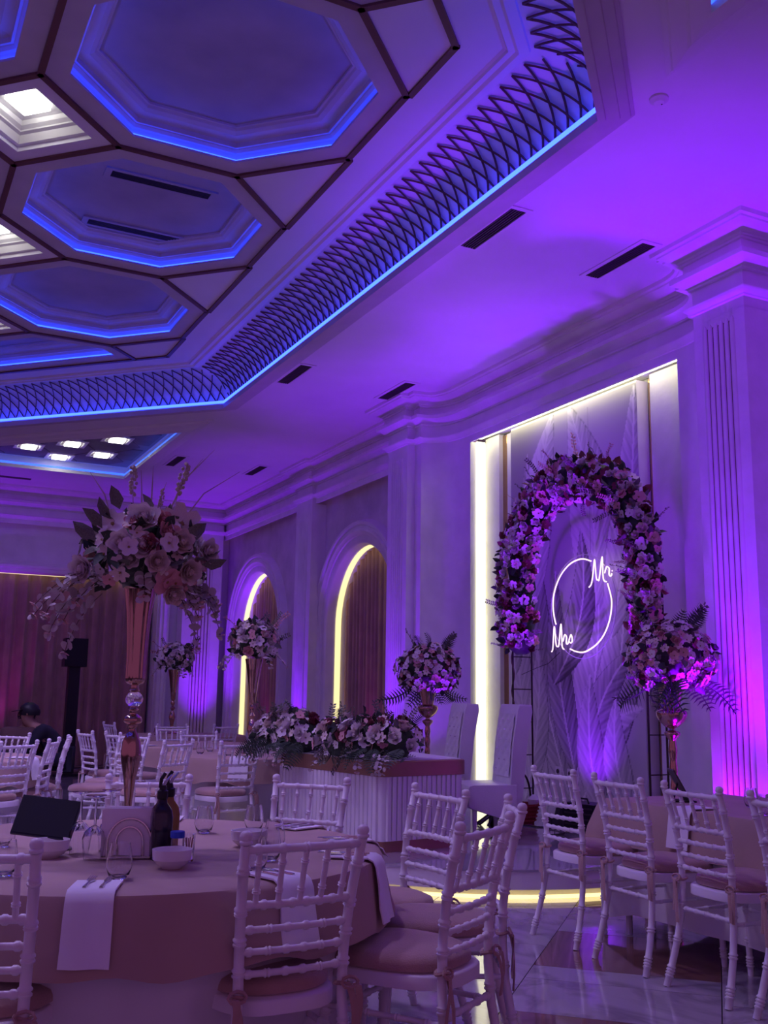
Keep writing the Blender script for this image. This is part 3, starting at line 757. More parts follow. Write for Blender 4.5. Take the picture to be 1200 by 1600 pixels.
chair(2.95, 13.6, 10, 'white chair at the left side of the farthest table, left of the small far vase', G6)

# ================================================================== TABLES
def round_cloth(R, ztop, hem, folds, amp, seed, sag=.02, n=144, flare=.02):
    rn = random.Random(seed); ph = [rn.uniform(0, 6.28) for _ in range(4)]
    def wob(a): return math.sin(a*folds+ph[0])*.6+math.sin(a*(folds*.53)+ph[1])*.4+.25*math.sin(a*folds*1.9+ph[2])
    m = M(); L = []
    for r in (.02, R*.4, R*.8, R*.97): L.append([(r*math.cos(a), r*math.sin(a), ztop) for a in [2*PI*i/n for i in range(n)]])
    L.append([((R+.004)*math.cos(a), (R+.004)*math.sin(a), ztop-.006) for a in [2*PI*i/n for i in range(n)]])
    H = ztop-hem
    for t in (.06, .25, .5, .75, 1.0):
        lp = []
        for i in range(n):
            a = 2*PI*i/n; w = wob(a); r = R+.008+flare*t+amp*w*t; z = ztop-.006-H*t+(sag*w*t if t > .9 else 0)
            lp.append((r*math.cos(a), r*math.sin(a), z))
        L.append(lp)
    m.loft(L, cap0=True); return m
def wood_table(t, R, z):
    m = M(); m.lathe([(R-.02, z-.035), (R-.012, z-.03), (R-.012, z-.010), (R-.02, z-.008)], 48); ob('tabletop', m, MT['slat'], t)
    for a in range(4):
        m = M(); an = PI/4+a*PI/2; m.tube([(R*.62*math.cos(an), R*.62*math.sin(an), 0), (R*.60*math.cos(an), R*.60*math.sin(an), z-.035)], .018, 8); ob('leg', m, MT['iron'], t)
def round_table(cx, cy, R, z, seed, where):
    t = thing('round_table', 'round banquet table, '+where.replace('on the ', 'the '), 'table', (cx, cy, 0), 0, 'round banquet tables'); wood_table(t, R, z-.012)
    m = round_cloth(R, z-.006, .03, 26, .022, seed+5, 0, 160, -.16); o = ob('under_cloth', m, MT['whitecloth'], smooth=True, loc=(cx, cy, 0)); tag(o, 'white floor-length undercloth '+where, 'tablecloth', 'white floor-length cloths')
    m = round_cloth(R+.006, z, z-.20, 13, .018, seed, .02, 144, .035); o = ob('tablecloth', m, MT['tancloth'], smooth=True, loc=(cx, cy, 0)); tag(o, 'tan overcloth '+where, 'tablecloth', 'tan overcloths')
round_table(T1[0], T1[1], R1, .73, 1, 'on the nearest round table')
round_table(3.30, 9.10, .80, .73, 2, 'on the round table behind the desk, left of its flowers')
round_table(.60, 9.15, .82, .73, 3, 'on the far left round table before the seated people')
round_table(3.28, 10.95, .78, .73, 4, 'on the round table by the far curtain, right of the tall vase')
round_table(3.95, 13.6, .80, .73, 5, 'on the farthest round table under the small vase')
# long table on the right
def rect_cloth(x0, x1, y0, y1, z, hem, seed, amp, flare):
    rn = random.Random(seed); per = []
    st_ = .04
    def side(a, b):
        n = max(2, int(math.hypot(b[0]-a[0], b[1]-a[1])/st_)); return [(lerp(a[0], b[0], i/n), lerp(a[1], b[1], i/n)) for i in range(n)]
    cs = [(x0, y0), (x1, y0), (x1, y1), (x0, y1)]
    for i in range(4): per += side(cs[i], cs[(i+1) % 4])
    n = len(per); m = M(); L = [[(lerp(p[0], (x0+x1)/2, .5), lerp(p[1], (y0+y1)/2, .5), z) for p in per], [(p[0], p[1], z) for p in per]]
    for t in (.03, .3, .65, 1):
        lp = []
        for i, p in enumerate(per):
            w = math.sin(i*.55+seed)*.6+math.sin(i*.23)*.4; dx = dy = 0; k = flare*t+amp*w*t+.004
            if abs(p[0]-x0) < .1: dx = -k*(1-abs(p[0]-x0)/.1)
            if abs(p[0]-x1) < .1: dx = k*(1-abs(p[0]-x1)/.1)
            if abs(p[1]-y0) < .1: dy = -k*(1-abs(p[1]-y0)/.1)
            if abs(p[1]-y1) < .1: dy = k*(1-abs(p[1]-y1)/.1)
            cn = min(math.hypot(p[0]-c[0], p[1]-c[1]) for c in cs); low = .06*t*max(0, 1-cn/.25)
            lp.append((p[0]+dx*(1+1.5*(cn < .1)), p[1]+dy*(1+1.5*(cn < .1)), z-(z-hem)*t-low*(t > .9)))
        L.append(lp)
    m.loft(L, cap0=True); return m
TX0, TX1, TY0, TY1 = 3.82, 4.72, 2.2, 4.74
t = thing('long_table', 'long banquet table on the right hidden under its cloths', 'table', (4.27, 3.47, 0))
m = M(); m.box((0, 0, .68), (.88, 2.5, .025)); ob('tabletop', m, MT['slat'], t)
for sx in (-1, 1):
    for sy in (-1, 1): m = M(); m.tube([(sx*.38, sy*1.15, 0), (sx*.38, sy*1.15, .667)], .018, 8); ob('leg', m, MT['trim'], t)
tag(ob('under_cloth', rect_cloth(TX0+.01, TX1-.01, TY0+.01, TY1-.01, .702, .13, 2, .012, .01), MT['whitecloth'], smooth=True), 'white undercloth hanging below the tan cloth of the right-hand long table', 'tablecloth', 'white floor-length cloths')
tag(ob('tablecloth', rect_cloth(TX0, TX1, TY0, TY1, .71, .48, 1, .012, .035), MT['tancloth'], smooth=True), 'tan overcloth of the right-hand long table with its draped corner', 'tablecloth', 'tan overcloths')

# ================================================================== FLOWER KIT
def petal(m, base, out, up, L, Wd, cup, curl, nu=4, nv=4, k=0):
    side = out.cross(up).normalized(); g = []
    for j in range(nv+1):
        v = j/nv; w = Wd*(math.sin(PI*min(1, .12+v*.80)))**.7*(1 if v < .8 else 1-.35*(v-.8)/.2)
        for i in range(nu+1):
            u = i/nu*2-1
            p = base+out*(L*(math.sin(v*1.3)*cup+v*v*curl))+up*(L*(v*(1-.35*curl*v))-.0)
            p = p+side*(w*u)-out*(abs(u)**2*w*.55*(1-.5*v))
            g.append(p)
    m.add(g, [(j*(nu+1)+i, j*(nu+1)+i+1, (j+1)*(nu+1)+i+1, (j+1)*(nu+1)+i) for j in range(nv) for i in range(nu)], k)
def rose_mesh(name, mt, seed, open_=1.0):
    rn = random.Random(seed); m = M(); Z = Vector((0, 0, 1))
    m.lathe([(0, .0), (.10, .05), (.19, .25), (.20, .45), (.13, .62), (.04, .66), (0, .64)], 8)
    for (cnt, r, L, w, cup, curl, z) in ((3, .04, .76, .24, .16, .0, .0), (4, .07, .76, .30, .36, .04, -.01), (5, .10, .74, .36, .58, .12*open_, -.03), (5, .13, .72, .42, .84, .28*open_, -.07), (6, .15, .70, .46, 1.12, .50*open_, -.12)):
        o = rn.uniform(0, 6)
        for i in range(cnt):
            a = o+2*PI*i/cnt+rn.uniform(-.12, .12); d = Vector((math.cos(a), math.sin(a), 0)); nn = 4 if cnt > 4 else 3
            petal(m, d*r*.4+Z*z, d, Z, L*rn.uniform(.92, 1.06), w, cup*.62, curl*.62, nn, nn)
    return m.mesh(name, mt, True, recalc=False)
def blossom_mesh(name, mt, n=5, seed=0, ratio=.60):
    rn = random.Random(seed); m = M()
    for i in range(n):
        a = 2*PI*i/n+rn.uniform(-.1, .1); d = Vector((math.cos(a), math.sin(a), 0)); s = Vector((-d.y, d.x, 0)); Z = Vector((0, 0, 1)); w = ratio
        m.add([d*.08, d*.5+s*w*.9+Z*.16, d*1.0+s*w*.55+Z*.30, d*1.08+Z*.22, d*1.0-s*w*.55+Z*.30, d*.5-s*w*.9+Z*.16, d*.55+Z*.02], [(0, 1, 6), (1, 2, 6), (2, 3, 6), (3, 4, 6), (4, 5, 6), (5, 0, 6)])
    m.lathe([(0, .0), (.13, .05), (.11, .16), (0, .2)], 6, k=1)
    return m.mesh(name, [mt, MT['fl_yellow']], True, recalc=False)
def leaf_mesh(name, mt, w=.32, fold=.12):
    m = M(); m.add([(0, 0, 0), (.35, -w, fold), (.72, -w*.75, fold*.8), (1, 0, -.05), (.72, w*.75, fold*.8), (.35, w, fold), (.35, 0, 0), (.72, 0, 0)], [(0, 1, 6), (1, 2, 7, 6), (2, 3, 7), (3, 4, 7), (4, 5, 6, 7), (5, 0, 6)]); return m.mesh(name, mt, True, recalc=False)
def disc_mesh(name, mt):
    m = M(); n = 9; L = [(0, 0, 0)]+[(.5+.5*math.cos(PI+2*PI*i/n), .47*math.sin(PI+2*PI*i/n), .10*abs(math.sin(2*PI*i/n))) for i in range(n)]+[(.5, 0, 0)]
    m.add(L, [(1+i, 1+(i+1) % n, n+1) for i in range(n)]); return m.mesh(name, mt, True, recalc=False)
def frond_mesh(name, mt, n=13):
    m = M(); pts = [(t, 0, .18*math.sin(t*2.2)-.28*t*t) for t in [i/n for i in range(n+1)]]; m.tube(pts, .010, 4)
    for i in range(1, n):
        p = Vector(pts[i]); w = .30*math.sin(PI*(.12+.85*i/n))+.03
        for s in (-1, 1): m.add([p, p+Vector((.03, s*w*.5, .02)), p+Vector((.10, s*w, -.03)), p+Vector((.065, s*w*.5, .0)), p+Vector((.045, 0, 0))], [(0, 1, 2, 3, 4)])
    return m.mesh(name, mt, False, recalc=False)
def sprig_mesh(name, mt, mt2, n=9, seed=0):
    rn = random.Random(seed); m = M(); pts = [(t, .05*math.sin(t*3), .12*math.sin(t*2)) for t in [i/n for i in range(n+1)]]; m.tube(pts, .010, 4, k=1)
    for i in range(1, n+1):
        p = Vector(pts[i])
        for s in (-1, 1):
            d = Vector((.5, s*1.0, rn.uniform(-.3, .5))).normalized()*.16; w = d.cross(Vector((0, 0, 1))).normalized()*.05
            m.add([p, p+d*.5+w, p+d, p+d*.5-w], [(0, 1, 2, 3)], 0)
    return m.mesh(name, [mt, mt2], True, recalc=False)
def plume_mesh(name, mt, seed=0):
    rn = random.Random(seed); m = M(); m.tube([(0, 0, 0), (.02, 0, .5), (.05, 0, 1)], .008, 4)
    for i in range(26):
        t = .45+.55*i/26; r = .05+.05*math.sin(PI*(t-.45)/.55); a = rn.uniform(0, 6.28); c = (.05*t+r*.6*math.cos(a), r*.6*math.sin(a), t)
        m.lathe([(0, -.035), (.03, -.01), (.028, .02), (0, .04)], 5, c)
    return m.mesh(name, mt, True, recalc=False)
FK = dict(rose_w=rose_mesh('rose', MT['fl_white'], 1), rose_c=rose_mesh('rose', MT['fl_cream'], 2, .8), rose_p=rose_mesh('rose', MT['fl_pink'], 3), rose_d=rose_mesh('rose', MT['fl_rose'], 4, .9), rose_b=rose_mesh('rose', MT['fl_dark'], 5, .8),
          bl_w=blossom_mesh('blossom', MT['fl_white'], 5, 1), bl_p=blossom_mesh('blossom', MT['fl_pink'], 5, 2), bl_c=blossom_mesh('blossom', MT['fl_cream'], 6, 3, .42), bl_d=blossom_mesh('blossom', MT['fl_dark'], 5, 3),
          leaf_d=leaf_mesh('leaf', MT['lf_dark']), leaf_g=leaf_mesh('leaf', MT['lf_green'], .26), leaf_r=leaf_mesh('leaf', MT['lf_rust'], .34), euc=disc_mesh('eucalyptus_leaf', MT['lf_euc']), leaf_e=leaf_mesh('leaf', MT['lf_euc'], .30),
          frond=frond_mesh('fern_frond', MT['lf_dark']), sprig=sprig_mesh('sprig', MT['lf_green'], MT['stem']), sprig_p=sprig_mesh('sprig', MT['fl_pink'], MT['stem'], 8, 4), plume=plume_mesh('plume', MT['plume']))
NM = dict(rose_w='rose', rose_c='rose', rose_p='rose', rose_d='rose', rose_b='rose', bl_w='blossom', bl_p='blossom', bl_c='blossom', bl_d='blossom', leaf_d='leaf', leaf_g='leaf', leaf_r='leaf', euc='eucalyptus_leaf', leaf_e='leaf', frond='fern_frond', sprig='sprig', sprig_p='sprig', plume='plume')
PL = {'rose_p': 'pink rose', 'rose_d': 'dusty rose pink rose', 'rose_b': 'burgundy rose', 'bl_p': 'pink blossom'}
def orient(p, n, size, roll=0, axis='Z'):
    q = Vector(n).to_track_quat(axis, 'Y' if axis == 'Z' else 'Z')
    return Matrix.Translation(p) @ q.to_matrix().to_4x4() @ (Matrix.Rotation(roll, 4, axis)) @ Matrix.Scale(size, 4)
def fl(par, key, p, n, size, rn, axis='Z'):
    o = put(NM[key], FK[key], par, mx=orient(Vector(p), Vector(n), size, rn.uniform(0, 6.28), axis))
    if key in PL: o['label'] = PL[key]
    return o
def fib(n, rn):
    o = []
    for i in range(n):
        z = 1-2*(i+.5)/n; r = math.sqrt(max(0, 1-z*z)); a = i*2.39996+rn.uniform(-.25, .25); o.append(Vector((r*math.cos(a), r*math.sin(a), z)))
    return o
def bouquet(par, rx, ry, rz, c, mix, nrose, rs, nbl, bs, nleaf, ls, seed, zmin=-.75, keyl=('leaf_d', 'leaf_d', 'leaf_g')):
    rn = random.Random(seed); c = Vector(c)
    core = M(); core.lathe([(0, -.72), (.4, -.6), (.62, -.2), (.66, .2), (.45, .55), (0, .70)], 10); me = core.mesh('foliage_core', MT['lf_dark'], True)
    put('foliage_core', me, par, loc=c, scale=(rx, ry, rz))
    def pt(d, k): return c+Vector((d.x*rx*k, d.y*ry*k, d.z*rz*k))
    for i, d in enumerate(fib(int(nrose*1.3), rn)):
        if d.z < zmin: continue
        key = rn.choice(mix[0]); s = rs*rn.uniform(.8, 1.15); fl(par, key, pt(d, rn.uniform(.74, .88)), (d+Vector((rn.uniform(-.25, .25), rn.uniform(-.25, .25), .15))), s, rn)
    for d in fib(int(nbl*1.2), rn):
        if d.z < zmin-.1: continue
        key = rn.choice(mix[1]); fl(par, key, pt(d, rn.uniform(.86, 1.04)), d+Vector((rn.uniform(-.4, .4), rn.uniform(-.4, .4), .1)), bs*rn.uniform(.7, 1.2), rn)
    for d in fib(nleaf, rn):
        if d.z < zmin-.15: continue
        t = d.cross(Vector((rn.uniform(-1, 1), rn.uniform(-1, 1), rn.uniform(-1, 1)))).normalized()
        fl(par, rn.choice(keyl), pt(d, rn.uniform(.7, .92)), (t*.6+d*.8), ls*rn.uniform(.7, 1.2), rn, 'X')
ROSY = (['rose_w', 'rose_w', 'rose_c', 'rose_c', 'rose_w', 'rose_p'], ['bl_w', 'bl_c', 'bl_w', 'bl_p'])

# ---- tall vases
def vase(name, label, loc, prof, n=28, mt='gold', parts=None, fl_=0.0, nfl=0):
    t = thing(name, label, 'vase', loc)
    for nm, pr, m_, f, nf in parts:
        m = M(); m.lathe(pr, n if not nf else 72, (0, 0, 0), 0, f, nf); ob(nm, m, MT[m_], t, smooth=True)
    return t
VX, VY = .862, 3.60
vase('trumpet_vase', 'tall rose-gold trumpet vase with a crystal ball in its stem, on the nearest table', (VX, VY, .73), None, parts=[
    ('foot', [(.075, 0), (.078, .004), (.070, .012), (.030, .025), (.012, .05), (.011, .10), (.013, .16), (.020, .23), (.032, .29), (.035, .325), (.031, .36), (.020, .385), (.013, .395), (.012, .405), (.018, .412), (.018, .418)], 'gold', 0, 0),
    ('collar', [(.014, .416), (.030, .424), (.0325, .432), (.028, .443), (.014, .452), (.013, .462), (.018, .468), (.013, .474), (.013, .48)], 'gold', 0, 0),
    ('crystal_ball', [(0, .476), (.018, .480), (.028, .492), (.031, .503), (.028, .514), (.018, .526), (0, .530)], 'crystal', 0, 0),
    ('neck', [(.012, .526), (.018, .534), (.013, .544), (.014, .552), (.024, .556)], 'gold', 0, 0),
    ('trumpet', [(.024, .555), (.031, .560), (.034, .575), (.034, .60), (.034, .64), (.037, .72), (.043, .80), (.052, .87), (.055, .885), (.050, .885), (.04, .80), (.03, .62)], 'gold', .035, 12)])
BC = (VX-.0, VY, 1.715)
t = thing('flower_arrangement', 'large ball of white and pink roses with trailing eucalyptus in the tall trumpet vase', 'flowers', (VX, VY, 1.60), 0, None)
def relmix(par):  # children are given in world coordinates, so undo the parent's translation
    for ch in par.children: ch.matrix_parent_inverse = Matrix.Translation(-par.location)
rn = random.Random(11)
view = Vector((-.2, -1, -.15)).normalized()
bouquet(t, .215, .215, .165, (VX+.01, VY, 1.735), ROSY, 26, .062, 70, .030, 90, .075, 21, -.55)
# hero blooms as in the photograph (camera-facing side), offsets right / up in metres
side = Vector((.972, -.236, 0))
for (a, b, key, s) in ((-.02, .125, 'rose_w', .080), (.005, .045, 'rose_d', .052), (-.085, .045, 'rose_w', .062), (.030, -.01, 'rose_c', .062), (.105, .055, 'rose_c', .066), (.135, -.04, 'rose_c', .066), (-.20, -.045, 'rose_w', .066), (.045, .125, 'rose_p', .050), (.20, .03, 'rose_w', .060), (.09, -.115, 'rose_c', .060), (.11, .12, 'bl_c', .075), (.06, .055, 'bl_w', .03), (-.12, .11, 'bl_w', .05), (.07, -.08, 'bl_p', .05), (.10, -.085, 'bl_p', .045)):
    d = side*a+Vector((0, 0, b)); r = math.sqrt(max(.02, 1-(a/.24)**2-(b/.19)**2)); p = Vector((VX+.01, VY, 1.735))+d+view*(.19*r); fl(t, key, p, view+side*a*4+Vector((0, 0, b*4)), s, rn)
def trail(par, start, d0, L, n, rn, leaf='euc', ls=.042, droop=1.0, tip=True):
    p = Vector(start); d = Vector(d0).normalized(); pts = [p.copy()]; st_ = L/n
    for i in range(n):
        d = (d+Vector((rn.uniform(-.12, .12), rn.uniform(-.12, .12), -.22*droop))).normalized(); p = p+d*st_; pts.append(p.copy())
        for s in (-1, 1):
            sd = d.cross(Vector((0, 0, 1)));
            if sd.length < .1: sd = Vector((1, 0, 0))
            sd.normalize(); ld = (d*.5+sd*s+Vector((rn.uniform(-.4, .4), rn.uniform(-.4, .4), rn.uniform(-.3, .3)))).normalized()
            fl(par, leaf, p, ld, ls*rn.uniform(.75, 1.2)*(1-.35*i/n), rn, 'X')
    m = M(); m.tube(pts, .0018, 4); ob('stem', m, MT['stem'], par)
    if tip: fl(par, 'bl_p', p, d, .018, rn)
for k in range(15):
    a = rn.uniform(-1, 1); s0 = Vector((VX, VY, 1.68))+side*(a*.19)+view*.08*rn.uniform(0, 1)+Vector((0, 0, rn.uniform(-.05, .0)))
    trail(t, s0, side*a*1.1+Vector((0, 0, .05))+view*.4, rn.uniform(.13, .25)*(1.1 if a < 0 else .9), 6, rn, 'euc', .040)
for (a, z, L) in ((-.19, 1.62, .20), (-.13, 1.60, .24), (.12, 1.60, .20), (.19, 1.62, .18)):
    trail(t, Vector((VX, VY, z))+side*a+view*.06, side*a*2+Vector((0, 0, -.2)), L, 7, rn, 'euc', .046)
for (a, b, L, dd) in ((-.04, .13, .20, (-.1, 1)), (.09, .14, .22, (.25, 1)), (.05, .13, .12, (.05, 1))):
    fl(t, 'plume', Vector((VX, VY, 1.735))+side*a+Vector((0, 0, b)), side*dd[0]+Vector((0, 0, dd[1])), L, rn)
for (a, L, dd) in ((.05, .34, .55), (.06, .30, .45), (.02, .26, .0), (-.10, .22, -.45), (.10, .26, .9), (-.01, .24, -.05), (.03, .2, .2)):
    p0 = Vector((VX, VY, 1.82))+side*a; m = M(); m.tube([p0, p0+side*dd*L*.45+Vector((0, 0, L*.6)), p0+side*dd*L+Vector((0, 0, L*.95))], [.0035, .003, .001], 4); ob('grass_blade', m, MT['plume'], t)
for (a, b, s) in ((-.16, .10, .10), (-.13, .14, .09), (-.18, .06, .10), (-.10, .18, .09), (.19, .0, .10), (.22, -.02, .09), (.15, .07, .10), (-.05, -.03, .11), (0, -.06, .12)):
    fl(t, 'leaf_g', Vector((VX, VY, 1.735))+side*a*.9+Vector((0, 0, b*.9))+view*.12, side*(a*3)+Vector((0, 0, b*3+.2)), s, rn, 'X')
relmix(t)

# ---- glass bowl vases flanking the alcove
def urn(label, loc, h, sc=1.0):
    zb = 0
    parts = [('foot', [(.11, 0), (.115, .01), (.10, .025), (.04, .05), (.02, .08), (.018, .10)], 'gold', 0, 0)]
    st_ = []
    n = 7; z0, z1 = .10, h-.36
    for i in range(n*4+1):
        z = lerp(z0, z1, i/(n*4)); st_.append((.017+.007*(.5-.5*math.cos(2*PI*i/4))+.006*i/(n*4), z))
    parts.append(('stem', st_, 'gold', 0, 0)); z = z1
    parts.append(('lower_bowl', [(.022, z), (.028, z+.01), (.050, z+.035), (.055, z+.048), (.050, z+.058), (.024, z+.068), (.020, z+.082)], 'gold', 0, 0))
    parts.append(('upper_bowl', [(.020, z+.080), (.05, z+.095), (.085, z+.13), (.102, z+.165), (.104, z+.185), (.095, z+.20), (.060, z+.212)], 'gold', 0, 0))
    parts.append(('cup', [(.055, z+.21), (.062, z+.25), (.078, z+.32), (.092, z+.38), (.088, z+.38), (.06, z+.28)], 'gold', 0, 0))
    return vase('tall_urn', label, loc, None, parts=parts)
def urn_flowers(label, loc, rx, rz, seed, fern=True):
    t = thing('flower_arrangement', label, 'flowers', loc); rn = random.Random(seed); c = Vector(loc)+Vector((0, 0, rz*.75))
    mix = (['rose_w', 'rose_c', 'rose_p', 'rose_c', 'rose_d', 'rose_b'], ['bl_w', 'bl_p', 'bl_w', 'bl_c'])
    bouquet(t, rx, rx, rz, c, mix, 60, .052, 250, .029, 120, .08, seed, -.7)
    for i in range(9 if fern else 4):
        a = rn.uniform(0, 6.28); d = Vector((math.cos(a), math.sin(a), -.55)); fl(t, 'frond', c+Vector((d.x*rx*.45, d.y*rx*.45, -rz*.55)), d, rn.uniform(.30, .40), rn, 'X')
    for i in range(7):
        a = rn.uniform(0, 6.28); d = Vector((math.cos(a)*.7, math.sin(a)*.7, .9)); fl(t, 'sprig' if i % 2 else 'frond', c+Vector((d.x*rx*.6, d.y*rx*.6, rz*.7)), d, rn.uniform(.18, .26), rn, 'X')
    relmix(t); return t
UR = (4.94, 5.375, 0.0); UL = (5.10, 9.02, .18)
urn('rose-gold urn on a wavy stem right of the neon sign', UR, 1.355)
urn('rose-gold urn on a wavy stem behind the desk, left of the white thrones', UL, 1.16)
urn_flowers('white, pink and fern arrangement in the urn right of the neon sign', (UR[0], UR[1], 1.345), .305, .26, 5)
urn_flowers('white and red arrangement in the urn behind the desk', (UL[0], UL[1], 1.33), .33, .27, 8)
# ---- small far vases
def far_vase(loc, lab1, lab2, seed, k=1.0):
    vase('trumpet_vase', lab1, loc, None, parts=[('foot', [(.09, 0), (.09, .01), (.03, .03), (.014, .06), (.03, .16), (.045, .22), (.03, .28), (.014, .31), (.035, .34), (.014, .37), (.03, .41), (.016, .44)], 'gold', 0, 0), ('trumpet', [(.018, .44), (.03, .46), (.045, .65), (.085, .86), (.08, .86), (.03, .5)], 'gold', 0, 0)])
    t = thing('flower_arrangement', lab2, 'flowers', (loc[0], loc[1], loc[2]+.84)); rn = random.Random(seed); c = Vector(loc)+Vector((0, 0, 1.02))
    bouquet(t, .25*k, .25*k, .21*k, c, ROSY, 34, .065, 60, .04, 70, .09, seed, -.6)
    for i in range(9):
        a = rn.uniform(0, 6.28); d = Vector((math.cos(a), math.sin(a), rn.uniform(.2, 1.2))); fl(t, 'sprig_p' if i % 2 else 'sprig', c+Vector((d.x*.17, d.y*.17, d.z*.12)), d, rn.uniform(.16, .26), rn, 'X')
    for i in range(5):
        a = rn.uniform(0, 6.28); trail(t, c+Vector((math.cos(a)*.18, math.sin(a)*.18, -.1)), (math.cos(a), math.sin(a), -.3), .2, 5, rn, 'euc', .05)
    relmix(t)
far_vase((3.28, 9.10, .73), 'slim gold vase on the table behind the desk, before the yellow arch', 'round bouquet of white roses in front of the yellow-lit left arch', 31, .92)
far_vase((3.86, 13.9, .73), 'small gold vase on the farthest table, beside the lit pilaster', 'small round bouquet on the farthest table, left of the lit pilaster', 32, 1.0)

# ================================================================== DESK
DK = [(3.35, 6.59), (4.12, 6.68), (4.25, 8.25), (3.13, 8.08)]   # near corner, right, back, left
if area(DK) < 0: DK = DK[::-1]
dk = thing('reception_desk', 'white slatted couple\'s table with a gold-brown top band, carrying flowers', 'table', (3.7, 7.4, .18))
def dloc(m, nm, mt, **k): return keep(ob(nm, m, MT[mt], **k), dk)
def rounded(poly, r, n=5):
    o = []
    for i in range(len(poly)):
        p = Vector(poly[i]); a = Vector(poly[i-1]); b = Vector(poly[(i+1) % len(poly)]); u = (a-p).normalized()*r; v = (b-p).normalized()*r
        for j in range(n+1):
            t = j/n; q = (p+u)*(1-t)**2+p*2*t*(1-t)+(p+v)*t*t; o.append((q.x, q.y))
    return o
DR = rounded(DK, .07)
m = M(); m.prism(miter(DR, .035), .18, .26); dloc(m, 'plinth', 'brass')
m = M(); m.prism(miter(DR, .022), .255, .72); dloc(m, 'body', 'slat')
m = M(); m.loft([[(x, y, z) for x, y in miter(DR, d)] for d, z in ((.03, .695), (0, .70), (0, .80), (.006, .806))], cap0=True, cap1=True); dloc(m, 'top_band', 'brass')
m = M(); m.prism(miter(DR, .03), .806, .812); dloc(m, 'worktop', 'slat')
i_near = [i for i, p in enumerate(DK) if p == (3.35, 6.59)][0]
def slats(a, b, pitch):
    a, b = Vector(a), Vector(b); e = b-a; L = e.length; e.normalize(); n = int(L/pitch); ang = math.atan2(e.y, e.x)
    for i in range(n):
        c = a+e*((i+.5)*L/n); mm = M(); w = L/n-.008; mm.loft([[(x, y, -.22), (x, y, .22)] for x, y in ((-w/2, .018), (-w/2+.004, -.004), (w/2-.004, -.004), (w/2, .018))], closed=False)
        mm = M(); mm.prism([(-w/2, .02), (-w/2, 0), (-w/2+.004, -.006), (w/2-.004, -.006), (w/2, 0), (w/2, .02)], -.22, .22)
        o = ob('slat', mm, MT['slat'], None, loc=(c.x, c.y, .478), rot=(0, 0, ang)); keep(o, dk)
def off(a, b, d, e0=.06):
    a, b = Vector(a), Vector(b); e = (b-a).normalized(); n = Vector((e.y, -e.x)); return a+e*e0-n*d, b-e*e0-n*d
A, B = off((3.13, 8.08), (3.35, 6.59), .010); slats(A, B, .052)
A, B = off((3.35, 6.59), (4.12, 6.68), .010); slats(A, B, .042)
# desk flowers: two low arrangements
def desk_flowers(label, c, L, ang, seed):
    t = thing('flower_arrangement', label, 'flowers', c); rn = random.Random(seed); ca, sa = math.cos(ang), math.sin(ang); n = 4
    for k in range(n):
        u = (k-(n-1)/2)/n*L; cc = Vector(c)+Vector((ca*u, sa*u, .12)); h = .22-.03*abs(k-(n-1)/2)
        bouquet(t, .20, .18, h, cc, (['rose_w', 'rose_w', 'rose_c', 'rose_w', 'rose_d'] if k else ['rose_c', 'rose_w', 'rose_b'], ['bl_w', 'bl_c', 'bl_p']), 15, .080, 26, .042, 40, .085, seed*7+k, -.2)
    for i in range(22):
        u = rn.uniform(-.6, .6)*L; s = -1 if rn.random() < .75 else 1; p = Vector(c)+Vector((ca*u+sa*.17*-s*-1, sa*u-ca*.17*-s*-1, .08)); p = Vector(c)+Vector((ca*u, sa*u, .08))+Vector((-sa*.15*-s, ca*.15*-s, 0))
        d = Vector((-sa*-s+rn.uniform(-.5, .5), ca*-s+rn.uniform(-.5, .5), -.55)); fl(t, rn.choice(['frond', 'frond', 'sprig']), p, d, rn.uniform(.16, .26), rn, 'X')
    for i in range(14):
        u = rn.uniform(-.6, .6)*L; d = Vector((rn.uniform(-.6, .6), rn.uniform(-.6, .6), .8)); fl(t, rn.choice(['frond', 'sprig', 'sprig']), Vector(c)+Vector((ca*u, sa*u, .2)), d, rn.uniform(.14, .24), rn, 'X')
    for i in range(5):
        u = rn.uniform(-.55, .55)*L; trail(t, Vector(c)+Vector((ca*u-.17, sa*u-.1, .05)), (-.7, -.5, -.3), .18, 5, rn, 'euc', .04)
    relmix(t)
desk_flowers('long low arrangement of white roses and ferns hanging over the desk corner, right-hand one', (3.42, 6.95, .812), .62, math.radians(128), 3)
desk_flowers('low arrangement of white roses on the left end of the desk', (3.18, 7.90, .812), .42, math.radians(118), 4)

